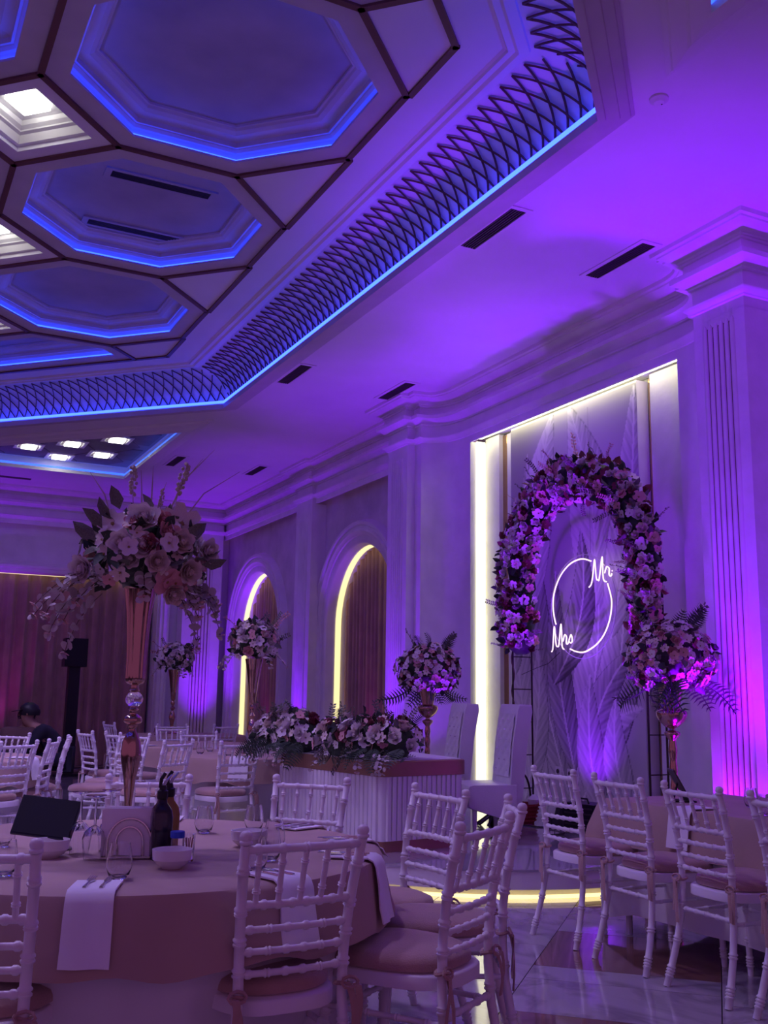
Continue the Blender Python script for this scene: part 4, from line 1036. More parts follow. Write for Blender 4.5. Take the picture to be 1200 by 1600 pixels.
# ================================================================== THRONES
def throne(loc, face_deg, label):
    t = thing('throne_chair', label, 'chair', loc, math.radians(face_deg)-PI/2, 'white high-backed wedding chairs')   # local +y = facing
    w = .235
    m = M(); prof = [(-.12, .20), (-.21, .22), (-.235, .45), (-.265, .75), (-.31, .985), (-.305, 1.03), (-.20, 1.035), (-.185, 1.0), (-.145, .75), (-.12, .45), (-.11, .36)]
    L = []
    for x in (-w, -w+.012, w-.012, w):
        k = .97 if abs(x) > w-.001 else 1.0; cy = -.20; cz = .6
        L.append([(x, cy+(y-cy)*k, cz+(z-cz)*k) for y, z in prof])
    m.loft(L, cap0=True, cap1=True); ob('backrest', m, MT['leather'], t, smooth=True)
    m = M(); sp = [(-.17, .10), (-.17, .405), (.20, .405), (.235, .395), (.245, .36), (.235, .235), (.20, .215)]
    L = []
    for x in (-w-.01, -w+.005, w-.005, w+.01):
        k = .96 if abs(x) > w else 1.0; L.append([(x, .03+(y-.03)*k, .28+(z-.28)*k) for y, z in sp])
    m.loft(L, cap0=True, cap1=True); ob('seat', m, MT['leather'], t, smooth=True)
    # tufted front with crystal buttons
    m = M()
    def fr(u, v):
        x = -w*.86+u*w*1.72; z = .46+v*.50
        y = lerp(-.118, -.145, (z-.45)/.30) if z < .75 else lerp(-.145, -.183, (z-.75)/.25)
        tx = (u*6) % 2-1; return (x, y+.004+.007*abs(math.sin(PI*(u*3+v*5)))*abs(math.sin(PI*(u*3-v*5))), z)
    m.grid(fr, 24, 40); ob('tufted_panel', m, MT['leather'], t, smooth=True)
    for j in range(6):
        for i in range(3 if j % 2 == 0 else 2):
            u = (i+.5)/3 if j % 2 == 0 else (i+1)/3; v = .1+.8*j/5; p = fr(u, v); m = M(); m.lathe([(0, -.006), (.008, -.002), (.008, .003), (0, .008)], 6, p); ob('crystal_button', m, MT['gem'], t)
    for sx in (-1, 1):
        for y in (-.13, .17): m = M(); m.tube([(sx*.19, y, 0), (sx*.195, y, .24)], [.016, .022], 8); ob('leg', m, MT['leather'], t)
throne((4.66, 7.24, .18), 165, 'nearer white high-backed chair with crystal buttons, beside the backdrop')
throne((4.58, 7.92, .18), 165, 'farther white high-backed chair with crystal buttons, just behind the desk')

# ================================================================== FLOWER ARCH
AY, AZ, AR = 7.12, 2.32, .92
t = thing('flower_arch', 'round-topped metal arch covered in white, pink and burgundy flowers before the backdrop', 'arch', (5.55, AY, .18))
for X_, rr in ((5.46, AR), (5.66, AR-.02)):
    pts = [(X_, AY+rr, .18)]+[(X_, AY+rr*math.cos(a), AZ+rr*math.sin(a)) for a in [PI*i/40 for i in range(41)]]+[(X_, AY-rr, .18)]
    m = M(); m.tube(pts, .009, 6); ob('hoop', m, MT['iron'], t)
path = [(AY+AR, z) for z in (.45, .75, 1.05, 1.35, 1.65, 1.95, 2.25)]+[(AY+AR*math.cos(a), AZ+AR*math.sin(a)) for a in [PI*(i+.5)/16 for i in range(16)]]+[(AY-AR, z) for z in (2.2, 1.9, 1.6, 1.3, 1.0, .7, .4)]
for (y, z) in path: m = M(); m.tube([(5.46, y, z), (5.66, y, z)], .005, 5); ob('rung', m, MT['iron'], t)
rn = random.Random(77)
def archp(q):   # q 0..1 from left flower end (z 1.75) over the top to the right end (z 1.80)
    zl, zr = AZ-1.72, AZ-1.75; L1, L2, L3 = zl, PI*AR, zr; s = q*(L1+L2+L3)
    if s < L1: return AY+AR, 1.72+s, Vector((0, 1, 0))
    if s < L1+L2:
        a = (s-L1)/AR; return AY+AR*math.cos(a), AZ+AR*math.sin(a), Vector((0, math.cos(a), math.sin(a)))
    s -= L1+L2; return AY-AR, AZ-s, Vector((0, -1, 0))
def arch_off(q, big=1):
    y, z, n = archp(q); env = .185-.045*max(0, (q-.45)/.55) if q > .06 else .12+.085*q/.06
    if q > .72: env *= .85
    a = rn.uniform(-.4, PI+.4)+PI/2+PI; r = env
    # cross-section circle in (x, n)
    th = rn.uniform(PI*.35, PI*1.65); d = Vector((math.cos(th), 0, 0))+n*math.sin(th)*(1.0)
    inw = -.05*(1 if q > .5 else .3); p = Vector((5.52, y, z))+n*inw+d*r*rn.uniform(.86, 1.05)*big
    return p, d
for i in range(24):
    q = (i+.5)/24; y, z, n = archp(q); env = (.205-.055*max(0, (q-.45)/.55))*.72; m = M(); m.lathe([(0, -env), (env*.8, -env*.6), (env, 0), (env*.8, env*.6), (0, env)], 8); put('foliage_core', m.mesh('foliage_core', MT['lf_dark'], True), t, loc=(5.53, y+n.y*(-.04), z+n.z*(-.04)), rot=(rn.uniform(0, 3), rn.uniform(0, 3), 0))
for i in range(210):
    q = (i+.5)/210; p, d = arch_off(q, .95); key = rn.choice(['rose_w', 'rose_w', 'rose_c', 'rose_w', 'rose_b', 'rose_p', 'rose_d']); fl(t, key, p, d+Vector((-.3, 0, 0)), rn.uniform(.050, .072), rn)
for i in range(290):
    q = ((i*.618) % 1.0)*.96+.02; p, d = arch_off(q, 1.06); key = rn.choice(['bl_w', 'bl_w', 'bl_w', 'bl_p', 'bl_p', 'bl_c', 'bl_d']); fl(t, key, p, d+Vector((-.3, rn.uniform(-.3, .3), rn.uniform(-.3, .3))), rn.uniform(.034, .056), rn)
for i in range(280):
    q = (i*.618) % 1.0; p, d = arch_off(q, .95); tt = Vector((0, rn.uniform(-1, 1), rn.uniform(-1, 1))); fl(t, rn.choice(['leaf_d', 'leaf_d', 'leaf_g', 'leaf_r']), p, d*.8+tt*.7, rn.uniform(.07, .11), rn, 'X')
for i in range(46):
    q = (i*.618) % 1.0; p, d = arch_off(q, 1.0); fl(t, rn.choice(['sprig', 'sprig_p', 'sprig']), p, d+Vector((-.1, rn.uniform(-.5, .5), .2)), rn.uniform(.12, .2), rn, 'X')
fl(t, 'sprig_p', Vector((5.5, AY-.05, AZ+AR+.12)), (0, .1, 1), .24, rn, 'X')
relmix(t)
# ivy cable winding down the left leg
m = M(); m.tube([(5.46+.014*math.cos(i*1.1), AY+AR+.014*math.sin(i*1.1), 1.75-i*.052) for i in range(30)], .006, 5); o = ob('twine', m, MT['stem']); keep(o, t)

# ================================================================== NEON SIGN
NE = {'M1': [(7.317, 2.262), (7.286, 2.283), (7.264, 2.341), (7.236, 2.486), (7.225, 2.485), (7.21, 2.336), (7.188, 2.317), (7.17, 2.324), (7.13, 2.496), (7.12, 2.495), (7.116, 2.344), (7.101, 2.3), (7.072, 2.289)],
 'r1': [(7.093, 2.367), (7.07, 2.416), (7.051, 2.419), (7.029, 2.399), (7.033, 2.353), (7.018, 2.334), (7.001, 2.341), (6.998, 2.358)],
 'dot': [(6.993, 2.374), (6.988, 2.381)],
 'ra': [(7.279, 2.496), (7.417, 2.531), (7.589, 2.503), (7.739, 2.406), (7.833, 2.269), (7.859, 2.143), (7.846, 2.033), (7.818, 1.955)],
 'rb': [(7.057, 2.272), (7.018, 2.165), (7.009, 2.081), (7.039, 1.957), (7.115, 1.835), (7.224, 1.748), (7.361, 1.693), (7.444, 1.683), (7.528, 1.694), (7.609, 1.719)],
 'M2': [(7.895, 1.702), (7.873, 1.737), (7.852, 1.916), (7.839, 1.915), (7.823, 1.771), (7.798, 1.748), (7.778, 1.769), (7.749, 1.933), (7.737, 1.932), (7.73, 1.767), (7.721, 1.732), (7.702, 1.72)],
 'r2': [(7.714, 1.793), (7.693, 1.846), (7.674, 1.849), (7.66, 1.826), (7.665, 1.778), (7.65, 1.764), (7.632, 1.781)],
 's2': [(7.632, 1.781), (7.597, 1.846), (7.58, 1.827), (7.577, 1.788), (7.596, 1.774), (7.622, 1.785)]}
def smooth_pts(p, n=6):
    o = []
    for i in range(len(p)-1):
        a = p[max(0, i-1)]; b = p[i]; c = p[i+1]; d = p[min(len(p)-1, i+2)]
        for j in range(n):
            t_ = j/n; o.append(tuple(.5*((2*b[k])+(-a[k]+c[k])*t_+(2*a[k]-5*b[k]+4*c[k]-d[k])*t_*t_+(-a[k]+3*b[k]-3*c[k]+d[k])*t_**3) for k in (0, 1)))
    o.append(p[-1]); return o
ns = thing('neon_sign', 'round neon sign reading Mr. and Mrs inside a ring, on the backdrop', 'sign', (5.80, 7.44, 2.10))
for k, p in NE.items():
    m = M(); m.tube([(5.80, y, z) for y, z in smooth_pts(p)], .0070 if k[0] == 'r' and k[1] in 'ab' else .0064, 6)
    keep(ob('neon_ring' if k in ('ra', 'rb') else 'neon_lettering', m, MT['neon'], smooth=True), ns)
m = M(); m.tube([(5.925, 7.44, 2.60), (5.925, 7.44, 4.0)], .0015, 4); keep(ob('hanging_wire', m, MT['steel']), ns)
m = M(); m.lathe([(.47, 0), (.476, 0), (.476, .006), (.47, .006), (.47, 0)], 48, cap=False); o = ob('acrylic_rim', m, MT['trim'], loc=(5.815, 7.44, 2.10), rot=(0, PI/2, 0)); keep(o, ns)
for dy, dz in ((0, .42), (.0, -.42)): m = M(); m.tube([(5.80, 7.44+dy, 2.10+dz), (5.93, 7.44+dy, 2.10+dz)], .003, 5); keep(ob('standoff', m, MT['steel']), ns)
m = M(); m.tube([(5.90, 7.9-.0, 1.70), (5.91, 8.1, 1.60), (5.91, 8.3, 1.56), (5.91, 8.55, 1.50)], .003, 4); keep(ob('power_cord', m, MT['cable']), ns)

# ================================================================== STAGE ODDMENTS
for i, (y, z) in enumerate(((7.98, .60), (7.80, .59), (6.90, .50))):
    t = thing('wall_socket', ['left white wall socket of the pair low on the backdrop', 'right white wall socket of the pair low on the backdrop', 'single white wall socket low on the backdrop behind the tablet'][i], 'socket', (5.93, y, z))
    m = M(); m.loft([[(-.001, sx*a, sz*a) for sx, sz in ((-1, -1), (1, -1), (1, 1), (-1, 1))] for a in (.042,)]+[[(-.012, sx*a, sz*a) for sx, sz in ((-1, -1), (1, -1), (1, 1), (-1, 1))] for a in (.042, .036)], cap0=True, cap1=True); ob('plate', m, MT['trim'], t)
    m = M(); m.lathe([(0, 0), (.018, 0), (.020, .004), (.022, .004)], 12); ob('outlet', m, MT['vent'], t, loc=(-.014, 0, 0), rot=(0, -PI/2, 0))
t = thing('basket', 'dark red wicker basket with a tall handle beside the near white throne', 'basket', (5.36, 7.76, .18), .4)
m = M(); m.lathe([(.10, 0), (.115, .04), (.14, .15), (.15, .17), (.14, .17), (.105, .03), (0, .02)], 18); ob('bowl', m, MT['red'], t)
for k in range(5): m = M(); r = .118+.008*k; m.tube([((r+.004*(i % 2))*math.cos(2*PI*i/24), (r+.004*(i % 2))*math.sin(2*PI*i/24), .03+.032*k) for i in range(24)], .006, 4, closed=True); ob('weave', m, MT['red'], t)
m = M(); m.tube([(.14*math.cos(a), 0, .16+.26*math.sin(a)) for a in [PI*i/14 for i in range(15)]], .010, 6); ob('handle', m, MT['iron'], t)
m = M(); m.lathe([(0, -.02), (.05, .0), (.06, .05), (.02, .09), (0, .08)], 8); ob('cloth_bow', m, MT['whitecloth'], t, loc=(.10, -.06, .15))
t = thing('equipment_box', 'black equipment box on the stage floor behind the leftmost right-hand chair', 'box', (5.60, 7.15, .18), .2)
m = M(); m.box((0, 0, .12), (.24, .34, .20)); ob('case', m, MT['black'], t)
for k in range(4): m = M(); m.box((-.122, 0, .05+.045*k), (.006, .30, .012)); ob('vent_slat', m, MT['frame'], t)
for sy in (-1, 1): m = M(); m.tube([(-.1, sy*.14, 0), (-.1, sy*.14, .03)], .012, 6); ob('foot', m, MT['black'], t)
m = M(); m.tube([(-.06, -.07, .22), (-.06, -.05, .26), (-.06, .05, .26), (-.06, .07, .22)], .008, 5); ob('handle', m, MT['black'], t)
for k, (p, lab) in enumerate((([(5.70, 7.9, .185), (5.5, 7.6, .186), (5.62, 7.3, .186), (5.45, 7.0, .186), (5.6, 6.75, .19), (5.5, 6.5, .186), (5.65, 6.25, .186)], 'black cable snaking along the foot of the backdrop'), ([(5.2, 7.62, .186), (5.35, 7.4, .186), (5.3, 7.15, .188), (5.5, 7.0, .186), (5.42, 6.8, .186)], 'second black cable in front of the equipment box'))):
    m = M(); m.tube([(p[0][0], p[0][1], p[0][2])]+[tuple(lerp(a[q], b[q], t_) + (0.03*math.sin(i*3+t_*6) if q == 0 else 0) for q in range(3)) for i, (a, b) in enumerate(zip(p, p[1:])) for t_ in (.25, .5, .75, 1)], .006, 5); tag(ob('cable', m, MT['cable'], smooth=True), lab, 'cable')
def truss_feet(loc, label):     # tangle of black folded stand legs under the thrones
    t = thing('folded_stand', label, 'stand', loc); rn = random.Random(3)
    for i in range(7):
        a = rn.uniform(0, PI); m = M(); m.tube([(-.16*math.cos(a), -.16*math.sin(a), .02), (0.02*math.cos(i), .02*math.sin(i), .11), (.16*math.cos(a), .16*math.sin(a), .015)], .010, 5); ob('leg', m, MT['black'], t)
    m = M(); m.lathe([(.025, 0), (.03, .03), (.03, .11), (.02, .13)], 8); ob('hub', m, MT['black'], t)
truss_feet((4.98, 7.66, .18), 'black folded tripod legs on the stage under the near throne seat')
truss_feet((5.52, 6.62, .18), 'black folded tripod legs by the backdrop foot, behind the second right-hand chair')

# ================================================================== TABLEWARE
ZT = .7305
def glass_t(x, y, z, label, k=1.0, group='stemless tumblers on the nearest table'):
    t = thing('tumbler', label, 'glass', (x, y, z), 0, group)
    m = M(); m.lathe([(0, 0), (.020*k, .0), (.030*k, .012), (.0375*k, .035), (.037*k, .05), (.0285*k, .100), (.0270*k, .100), (.0350*k, .05), (.0355*k, .035), (.028*k, .014), (.018*k, .008), (0, .008)], 24); ob('bowl', m, MT['glass'], t, smooth=True)
    return t
def bowl(x, y, z, label):
    t = thing('bowl', label, 'bowl', (x, y, z), 0, 'small white bowls on the nearest table')
    m = M(); m.lathe([(.030, 0), (.032, .004), (.045, .012), (.055, .024), (.058, .026), (.0605, .052), (.061, .056), (.058, .056), (.0555, .03), (.04, .014), (0, .012)], 28); ob('body', m, MT['china'], t, smooth=True); return t
def wine_up(x, y, z, label):
    t = thing('wine_glass', label, 'glass', (x, y, z), 0, 'upturned wine glasses on the nearest table')
    m = M(); m.lathe([(.0295, 0), (.036, .05), (.037, .065), (.031, .085), (.018, .098), (.006, .104), (.006, .102), (.016, .094), (.029, .083), (.035, .065), (.034, .05), (.028, .001)], 24, cap=False); ob('bowl', m, MT['glass'], t, smooth=True)
    m = M(); m.tube([(0, 0, .103), (0, 0, .19)], [.0045, .0038], 8); ob('stem', m, MT['glass'], t, smooth=True)
    m = M(); m.lathe([(.004, .187), (.010, .191), (.032, .1965), (.033, .1985), (0, .1985)], 24); ob('foot', m, MT['glass'], t, smooth=True)
for (x, y, l) in ((.715, 3.05, 'clear stemless tumbler on the front napkin of the nearest table'), (.425, 3.22, 'clear tumbler at the left picture edge behind the chair post'), (1.235, 3.92, 'clear tumbler right of the oil bottles on the nearest table'), (1.115, 3.02, 'clear tumbler just behind the front centre chair post, left one'), (1.23, 3.20, 'clear tumbler behind the front centre chair, with cutlery beyond'), (1.43, 3.90, 'clear tumbler near the far rim of the nearest table, left of the desk chair'), (1.33, 3.42, 'clear tumbler between the front chair and the desk-side chair'), (.49, 3.78, 'clear tumbler left of the black tablet')):
    glass_t(x, y, ZT, l)
bowl(.905, 3.18, ZT, 'small white bowl in front of the salt jar'); bowl(.60, 3.52, ZT, 'small white bowl half hidden under the black tablet'); bowl(1.27, 3.52, ZT, 'small white bowl behind the front centre chair, before the napkins')
wine_up(.699, 3.56, ZT, 'upturned wine glass beside the tablet, left of three'); wine_up(.719, 3.43, ZT, 'upturned wine glass in the middle of three by the napkins'); wine_up(.805, 3.60, ZT, 'upturned wine glass nearest the napkin holder, right of three')
# tablet
t = thing('tablet', 'black tablet lying tilted on a stand, left on the nearest table', 'tablet', (.60, 3.62, ZT), math.radians(-12))
for nm, dd, yy, mt_ in (('slab', (.20, .010, .135), 0, 'black'), ('display', (.188, .001, .123), -.0056, 'screen')):
    m = M(); m.box((0, yy, 0), dd); o = ob(nm, m, MT[mt_], t); o.location = (.0, .0, .112); o.rotation_euler = (math.radians(-30), math.radians(6), math.radians(-16))
m = M(); m.tube([(.03, .09, 0), (.03, .045, .10)], .010, 8); m.lathe([(.05, 0), (.05, .006), (0, .008)], 20, (.03, .07, 0)); ob('stand', m, MT['black'], t)
# napkin holder
t = thing('napkin_holder', 'arched metal holder full of white paper napkins, centre of the nearest table', 'napkin holder', (.83, 3.42, ZT), math.radians(-14))
for yy, r in ((-.032, .068), (-.032, .042), (.032, .068)):
    m = M(); m.tube([(-r, yy, .006)]+[(-r*math.cos(a), yy, .052+(r+.006)*math.sin(a)*1.0) for a in [PI*i/16 for i in range(17)]]+[(r, yy, .006)], .0038, 6); ob('hoop', m, MT['steel'], t)
m = M(); m.box((0, 0, .006), (.17, .075, .006)); ob('base', m, MT['steel'], t)
for sx in (-1, 1):
    for sy in (-1, 1): m = M(); m.lathe([(0, 0), (.006, .003), (.006, .006), (0, .006)], 8, (sx*.075, sy*.033, -.0)); ob('foot', m, MT['steel'], t)
rn = random.Random(9)
for i in range(9):
    m = M(); m.box((rn.uniform(-.004, .004), -.024+.006*i, .082+rn.uniform(-.002, .006)), (.165, .005, .145), rn.uniform(-.03, .03)); keepo = ob('paper_napkin', m, MT['napkin'], t); keepo.rotation_euler = (0, rn.uniform(-.03, .03), 0)
# oil & vinegar, jars, fruit
def cruet(x, y, label, m_, lean=0):
    t = thing('oil_bottle', label, 'bottle', (x, y, ZT)); 
    m = M(); m.loft([[(sx*a, sy*a, z) for sx, sy in ((-1, -.85), (-.85, -1), (.85, -1), (1, -.85), (1, .85), (.85, 1), (-.85, 1), (-1, .85))] for a, z in ((.028, 0), (.030, .005), (.031, .13), (.027, .155), (.014, .175), (.0115, .19))], cap0=True, cap1=True); ob('body', m, MT[m_], t, smooth=True)
    m = M(); m.lathe([(.016, .186), (.018, .190), (.018, .212), (.012, .216), (.010, .23)], 12); ob('stopper', m, MT['black'], t)
    m = M(); m.tube([(0, 0, .225), (.012, .004, .245), (.03, .01, .262)], [.006, .005, .003], 8); ob('spout', m, MT['steel'], t)
    m = M(); m.tube([(-.010, 0, .222), (-.006, 0, .250), (.006, 0, .268)], [.005, .006, .006], 6); ob('flap', m, MT['black'], t)
cruet(.915, 3.36, 'dark square oil bottle with a pourer, right of the napkin holder', 'oil'); cruet(.96, 3.44, 'amber oil bottle standing behind the dark one', 'amber')
t = thing('salt_jar', 'small jar with a blue lid and dark blue label behind the white bowl', 'jar', (.945, 3.27, ZT))
m = M(); m.lathe([(.019, 0), (.021, .004), (.021, .07), (.019, .078), (.018, .078), (.0195, .07), (.0195, .006), (0, .005)], 16); ob('body', m, MT['glass'], t, smooth=True)
m = M(); m.lathe([(0, .006), (.0188, .006), (.0188, .050), (0, .052)], 14); ob('salt', m, MT['salt'], t)
m = M(); m.lathe([(.0215, .012), (.0217, .012), (.0217, .042), (.0215, .042)], 16); ob('label', m, MT['bluelabel'], t)
m = M(); m.box((0.004, -.0222, .027), (.016, .001, .006)); ob('label_print', m, MT['salt'], t)
m = M(); m.lathe([(.022, .076), (.023, .078), (.023, .094), (.021, .096), (0, .096)], 16); ob('lid', m, MT['bluecap'], t)
t = thing('toothpick_glass', 'small clear glass with pink sticks beside the blue-lidded jar', 'glass', (.99, 3.29, ZT))
m = M(); m.lathe([(.014, 0), (.016, .004), (.019, .085), (.0178, .085), (.0150, .006), (0, .006)], 14); ob('body', m, MT['glass'], t, smooth=True)
for i in range(6): m = M(); a = i*1.05; m.tube([(.004*math.cos(a), .004*math.sin(a), .007), (.012*math.cos(a), .012*math.sin(a), .072)], .0018, 5); ob('stick', m, MT['pinkstick'], t)
for i, (x, y, a, l) in enumerate(((1.00, 3.80, .4, 'ripe banana behind the oil bottles, right one'), (.93, 3.83, -.2, 'ripe banana behind the napkin holder, left one'))):
    t = thing('banana', l, 'fruit', (x, y, ZT), a); m = M(); pts = [(.085*math.sin(b), 0, .085+.03-.095*math.cos(b)+.006) for b in [-.95+1.9*j/10 for j in range(11)]]
    zmn = min(p[2] for p in pts); pts = [(p[0], p[1], p[2]-zmn+.018) for p in pts]
    m.tube(pts, [.005, .012, .016, .018, .018, .018, .018, .017, .015, .010, .005], 8); ob('peel', m, MT['yellow'], t, smooth=True)
    m = M(); m.tube([pts[-1], (pts[-1][0]+.02, 0, pts[-1][2]+.012)], .005, 6); ob('stalk', m, MT['frame'], t)
# napkins and cutlery
def napkin(cx, cy, R, ang_deg, z, label, group, hang=.25, w=.125, lay=.16, ware=True, m_='napkin'):
    a = math.radians(ang_deg); d = Vector((math.cos(a), math.sin(a), 0)); s = Vector((-d.y, d.x, 0)); c = Vector((cx, cy, 0)); Re = R+.012
    prof = [(Re-lay, z+.004), (Re-lay*.5, z+.005), (Re-.012, z+.005), (Re+.006, z-.004), (Re+.014, z-.02)]
    if hang > 0: prof += [(Re+.022, z-hang*.4), (Re+.032, z-hang*.75), (Re+.045, z-hang)]
    else: prof = prof[:3]
    m = M(); n = 8
    def ring(off):
        L = []
        for r, zz in prof:
            nr = off; L.append([c+d*(r+(nr if zz < z-.01 else 0))+s*((i/n*2-1)*w/2*(1+.05*(z-zz)/max(.01, hang+.01)))+Vector((0, 0, zz+(nr if zz >= z-.01 else 0)))+d*(.004*math.sin(i*1.1+zz*20) if zz < z-.05 else 0) for i in range(n+1)])
        return L
    A, B = ring(.0), ring(.005)
    for L in (A, B): m.loft(L, closed=False)
    m.loft([[A[j][0] for j in range(len(A))], [B[j][0] for j in range(len(B))]], closed=False); m.loft([[A[j][-1] for j in range(len(A))], [B[j][-1] for j in range(len(B))]], closed=False); m.loft([A[-1], B[-1]], closed=False); m.loft([A[0], B[0]], closed=False)
    tag(ob('napkin', m, MT[m_], smooth=True), label, 'napkin', group)
    if ware:
        for k, nm in ((-1, 'fork'), (1, 'knife')):
            p0 = c+d*(Re-.025)+s*(k*.022); t = thing(nm, ('fork' if k < 0 else 'knife')+' on the '+label.replace('white napkin', 'napkin', 1), 'cutlery', (p0.x, p0.y, z+.011), a+PI)
            m = M(); m.loft([[(x, -h, 0), (x, h, 0), (x, h*.8, .004), (x, -h*.8, .004)] for x, h in ((0, .005), (.02, .0055), (.05, .0035), (.085, .003))], cap0=True, cap1=True); ob('handle', m, MT['steel'], t)
            m = M()
            if k < 0:
                m.loft([[(x, -h, .001), (x, h, .001), (x, h, .004), (x, -h, .004)] for x, h in ((.083, .003), (.10, .010), (.125, .011))], cap0=True, cap1=True)
                for q in range(4): m.box((.145, -.009+.006*q, .004), (.04, .0025, .002))
                ob('tines', m, MT['steel'], t)
            else: m.loft([[(x, -h, .0015), (x, h, .0015), (x, h*.6, .0035), (x, -h, .003)] for x, h in ((.083, .003), (.10, .008), (.15, .008), (.175, .003))], cap0=True, cap1=True); ob('blade', m, MT['steel'], t)
GN = 'white cloth napkins at the settings of the nearest table'
for a, l, h in ((-110.5, 'white napkin hanging at the front of the nearest table, left of centre', .175), (-72, 'white napkin hanging behind the front centre chair', .175), (-39, 'white napkin hanging at the right end of the nearest table', .19), (-10, 'white napkin on the right rim of the nearest table, before the desk', .05), (20, 'white napkin near the far right rim of the nearest table', .02), (66, 'white napkin lying at the far rim of the nearest table, behind the bananas', 0), (140, 'white napkin on the left side of the nearest table, behind the tablet', 0), (-150, 'white napkin at the left picture edge of the nearest table', .2)):
    napkin(T1[0], T1[1], R1, a, ZT, l, GN, h)
GF = 'white napkins hanging from the far tables'
for (cx, cy, R, a, l) in ((3.30, 9.10, .80, -118, 'white napkin hanging at the front of the table behind the desk'), (3.30, 9.10, .80, -70, 'white napkin hanging beside the desk flowers'), (.60, 9.15, .82, -72, 'white napkin seen through the far left chair back'), (.60, 9.15, .82, -32, 'white napkin at the right rim of the far left table'), (3.28, 10.95, .78, -150, 'white napkin hanging near the trumpet vase ball, far curtain table')):
    napkin(cx, cy, R, a, .7305, l, GF, .16, .16, .2, False)
def flatnap(y, label):
    m = M(); pr = [(TX0+.16, .716), (TX0+.02, .717), (TX0-.006, .715), (TX0-.022, .69), (TX0-.035, .62), (TX0-.050, .52)]
    L = [[(x, y-.075+.15*i/6, z) for i in range(7)] for x, z in pr]; L2 = [[(x-.004*(z < .7), y_, z+.004*(z >= .7)) for x, y_, z in r] for r in L]
    m.loft(L, closed=False); m.loft(L2, closed=False); m.loft([L[-1], L2[-1]], closed=False); m.loft([[r[0] for r in L], [r[0] for r in L2]], closed=False); m.loft([[r[-1] for r in L], [r[-1] for r in L2]], closed=False)
    tag(ob('napkin', m, MT['napkin'], smooth=True), label, 'napkin', 'white napkins hanging from the right-hand table')
flatnap(4.10, 'white napkin hanging between the second and third chairs of the right-hand table'); flatnap(3.42, 'white napkin hanging behind the third chair of the right-hand table'); flatnap(2.85, 'white napkin hanging at the right picture edge')
t = thing('tablet_stand', 'dark tilted tablet propped on the right-hand table beside the gold strip', 'tablet', (4.16, 4.42, .7115), math.radians(60))
m = M(); m.box((0, .0, .10), (.16, .008, .19)); o = ob('slab', m, MT['frame'], t); o.rotation_euler = (math.radians(-28), 0, 0)
m = M(); m.box((0, .03, .004), (.14, .12, .007)); ob('base', m, MT['black'], t)
m = M(); m.tube([(0, .08, .008), (0, .055, .10)], .006, 6); ob('prop', m, MT['black'], t)
for i, (x, y, l) in enumerate(((4.25, 4.05, 'clear tumbler on the right-hand table, left of the lit pilaster base'), (4.35, 3.93, 'clear tumbler on the right-hand table, before the lit pilaster base'), (4.12, 3.30, 'clear tumbler at the right picture edge on the right-hand table'), (4.02, 3.75, 'clear tumbler behind the third chair of the right-hand row'))):
    glass_t(x, y, .7115, l, 1.0, 'tumblers on the right-hand table')
GG = 'tumblers on the far tables'
for (x, y, l) in ((2.95, 8.75, 'clear tumbler on the front left of the table behind the desk'), (3.15, 8.60, 'clear tumbler at the front of the table behind the desk'), (2.8, 9.1, 'clear tumbler at the left rim of the table behind the desk'), (3.0, 9.45, 'clear tumbler at the back of the table behind the desk'), (.98, 8.75, 'clear tumbler at the right rim of the far left table'), (.7, 8.6, 'clear tumbler at the front of the far left table'), (3.5, 13.3, 'clear tumbler left on the farthest table'), (3.85, 13.15, 'clear tumbler in the middle of the farthest table')):
    glass_t(x, y, .7305, l, 1.0, GG)
for (x, y, c, l) in ((3.05, 8.95, 'black', 'black napkin box on the table behind the desk'),):
    t = thing('napkin_holder', l, 'napkin holder', (3.52, 8.72, .7305), .2)
    m = M(); m.box((0, 0, .05), (.20, .12, .10)); ob('box', m, MT['black'], t); m = M(); m.box((0, 0, .12), (.13, .02, .06), .3); ob('paper_napkin', m, MT['napkin'], t)
    m = M(); m.lathe([(.02, .10), (.02, .14), (.008, .17), (.01, .2)], 8, (.07, .02, 0)); ob('bottle', m, MT['oil'], t)

# ================================================================== CEILING FITTINGS, SPEAKER
for i, (x, y, l) in enumerate(((3.86, 5.91, 'slotted ceiling vent nearest the camera, beside the blue-lit tray'), (5.04, 5.89, 'slotted ceiling vent above the alcove, nearest the right pilaster'), (3.88, 9.84, 'slotted ceiling vent beside the tray, above the middle of the room'), (5.12, 9.83, 'slotted ceiling vent just in front of the left urn pilaster cornice'), (3.90, 14.57, 'far ceiling vent beside the side tray with square lamps'), (5.16, 14.56, 'far ceiling vent close to the arch wall cornice'))):
    t = thing('ceiling_vent', l, 'vent', (x, y, CZ), 0, 'slotted ceiling vents')
    m = M(); L = lambda a, b, z: [(-a, -b, z), (a, -b, z), (a, b, z), (-a, b, z)]
    m.loft([L(.10, .38, 0), L(.10, .38, -.010), L(.065, .345, -.012), L(.065, .345, -.002)]); ob('frame', m, MT['ceil'], t)
    m = M(); m.box((0, 0, -.003), (.13, .69, .002)); ob('backing', m, MT['vent'], t)
    for q in range(6): m = M(); m.box((-.055+.022*q, 0, -.008), (.006, .69, .008)); ob('slat', m, MT['vent'], t)
t = thing('ceiling_vent', 'long thin slot vent in the ceiling at the far left wall', 'vent', (.9, 17.1, CZ)); m = M(); m.box((0, 0, -.005), (2.6, .10, .01)); ob('frame', m, MT['vent'], t)
t = thing('smoke_detector', 'round white smoke detector on the ceiling, upper right', 'detector', (3.80, 4.06, CZ))
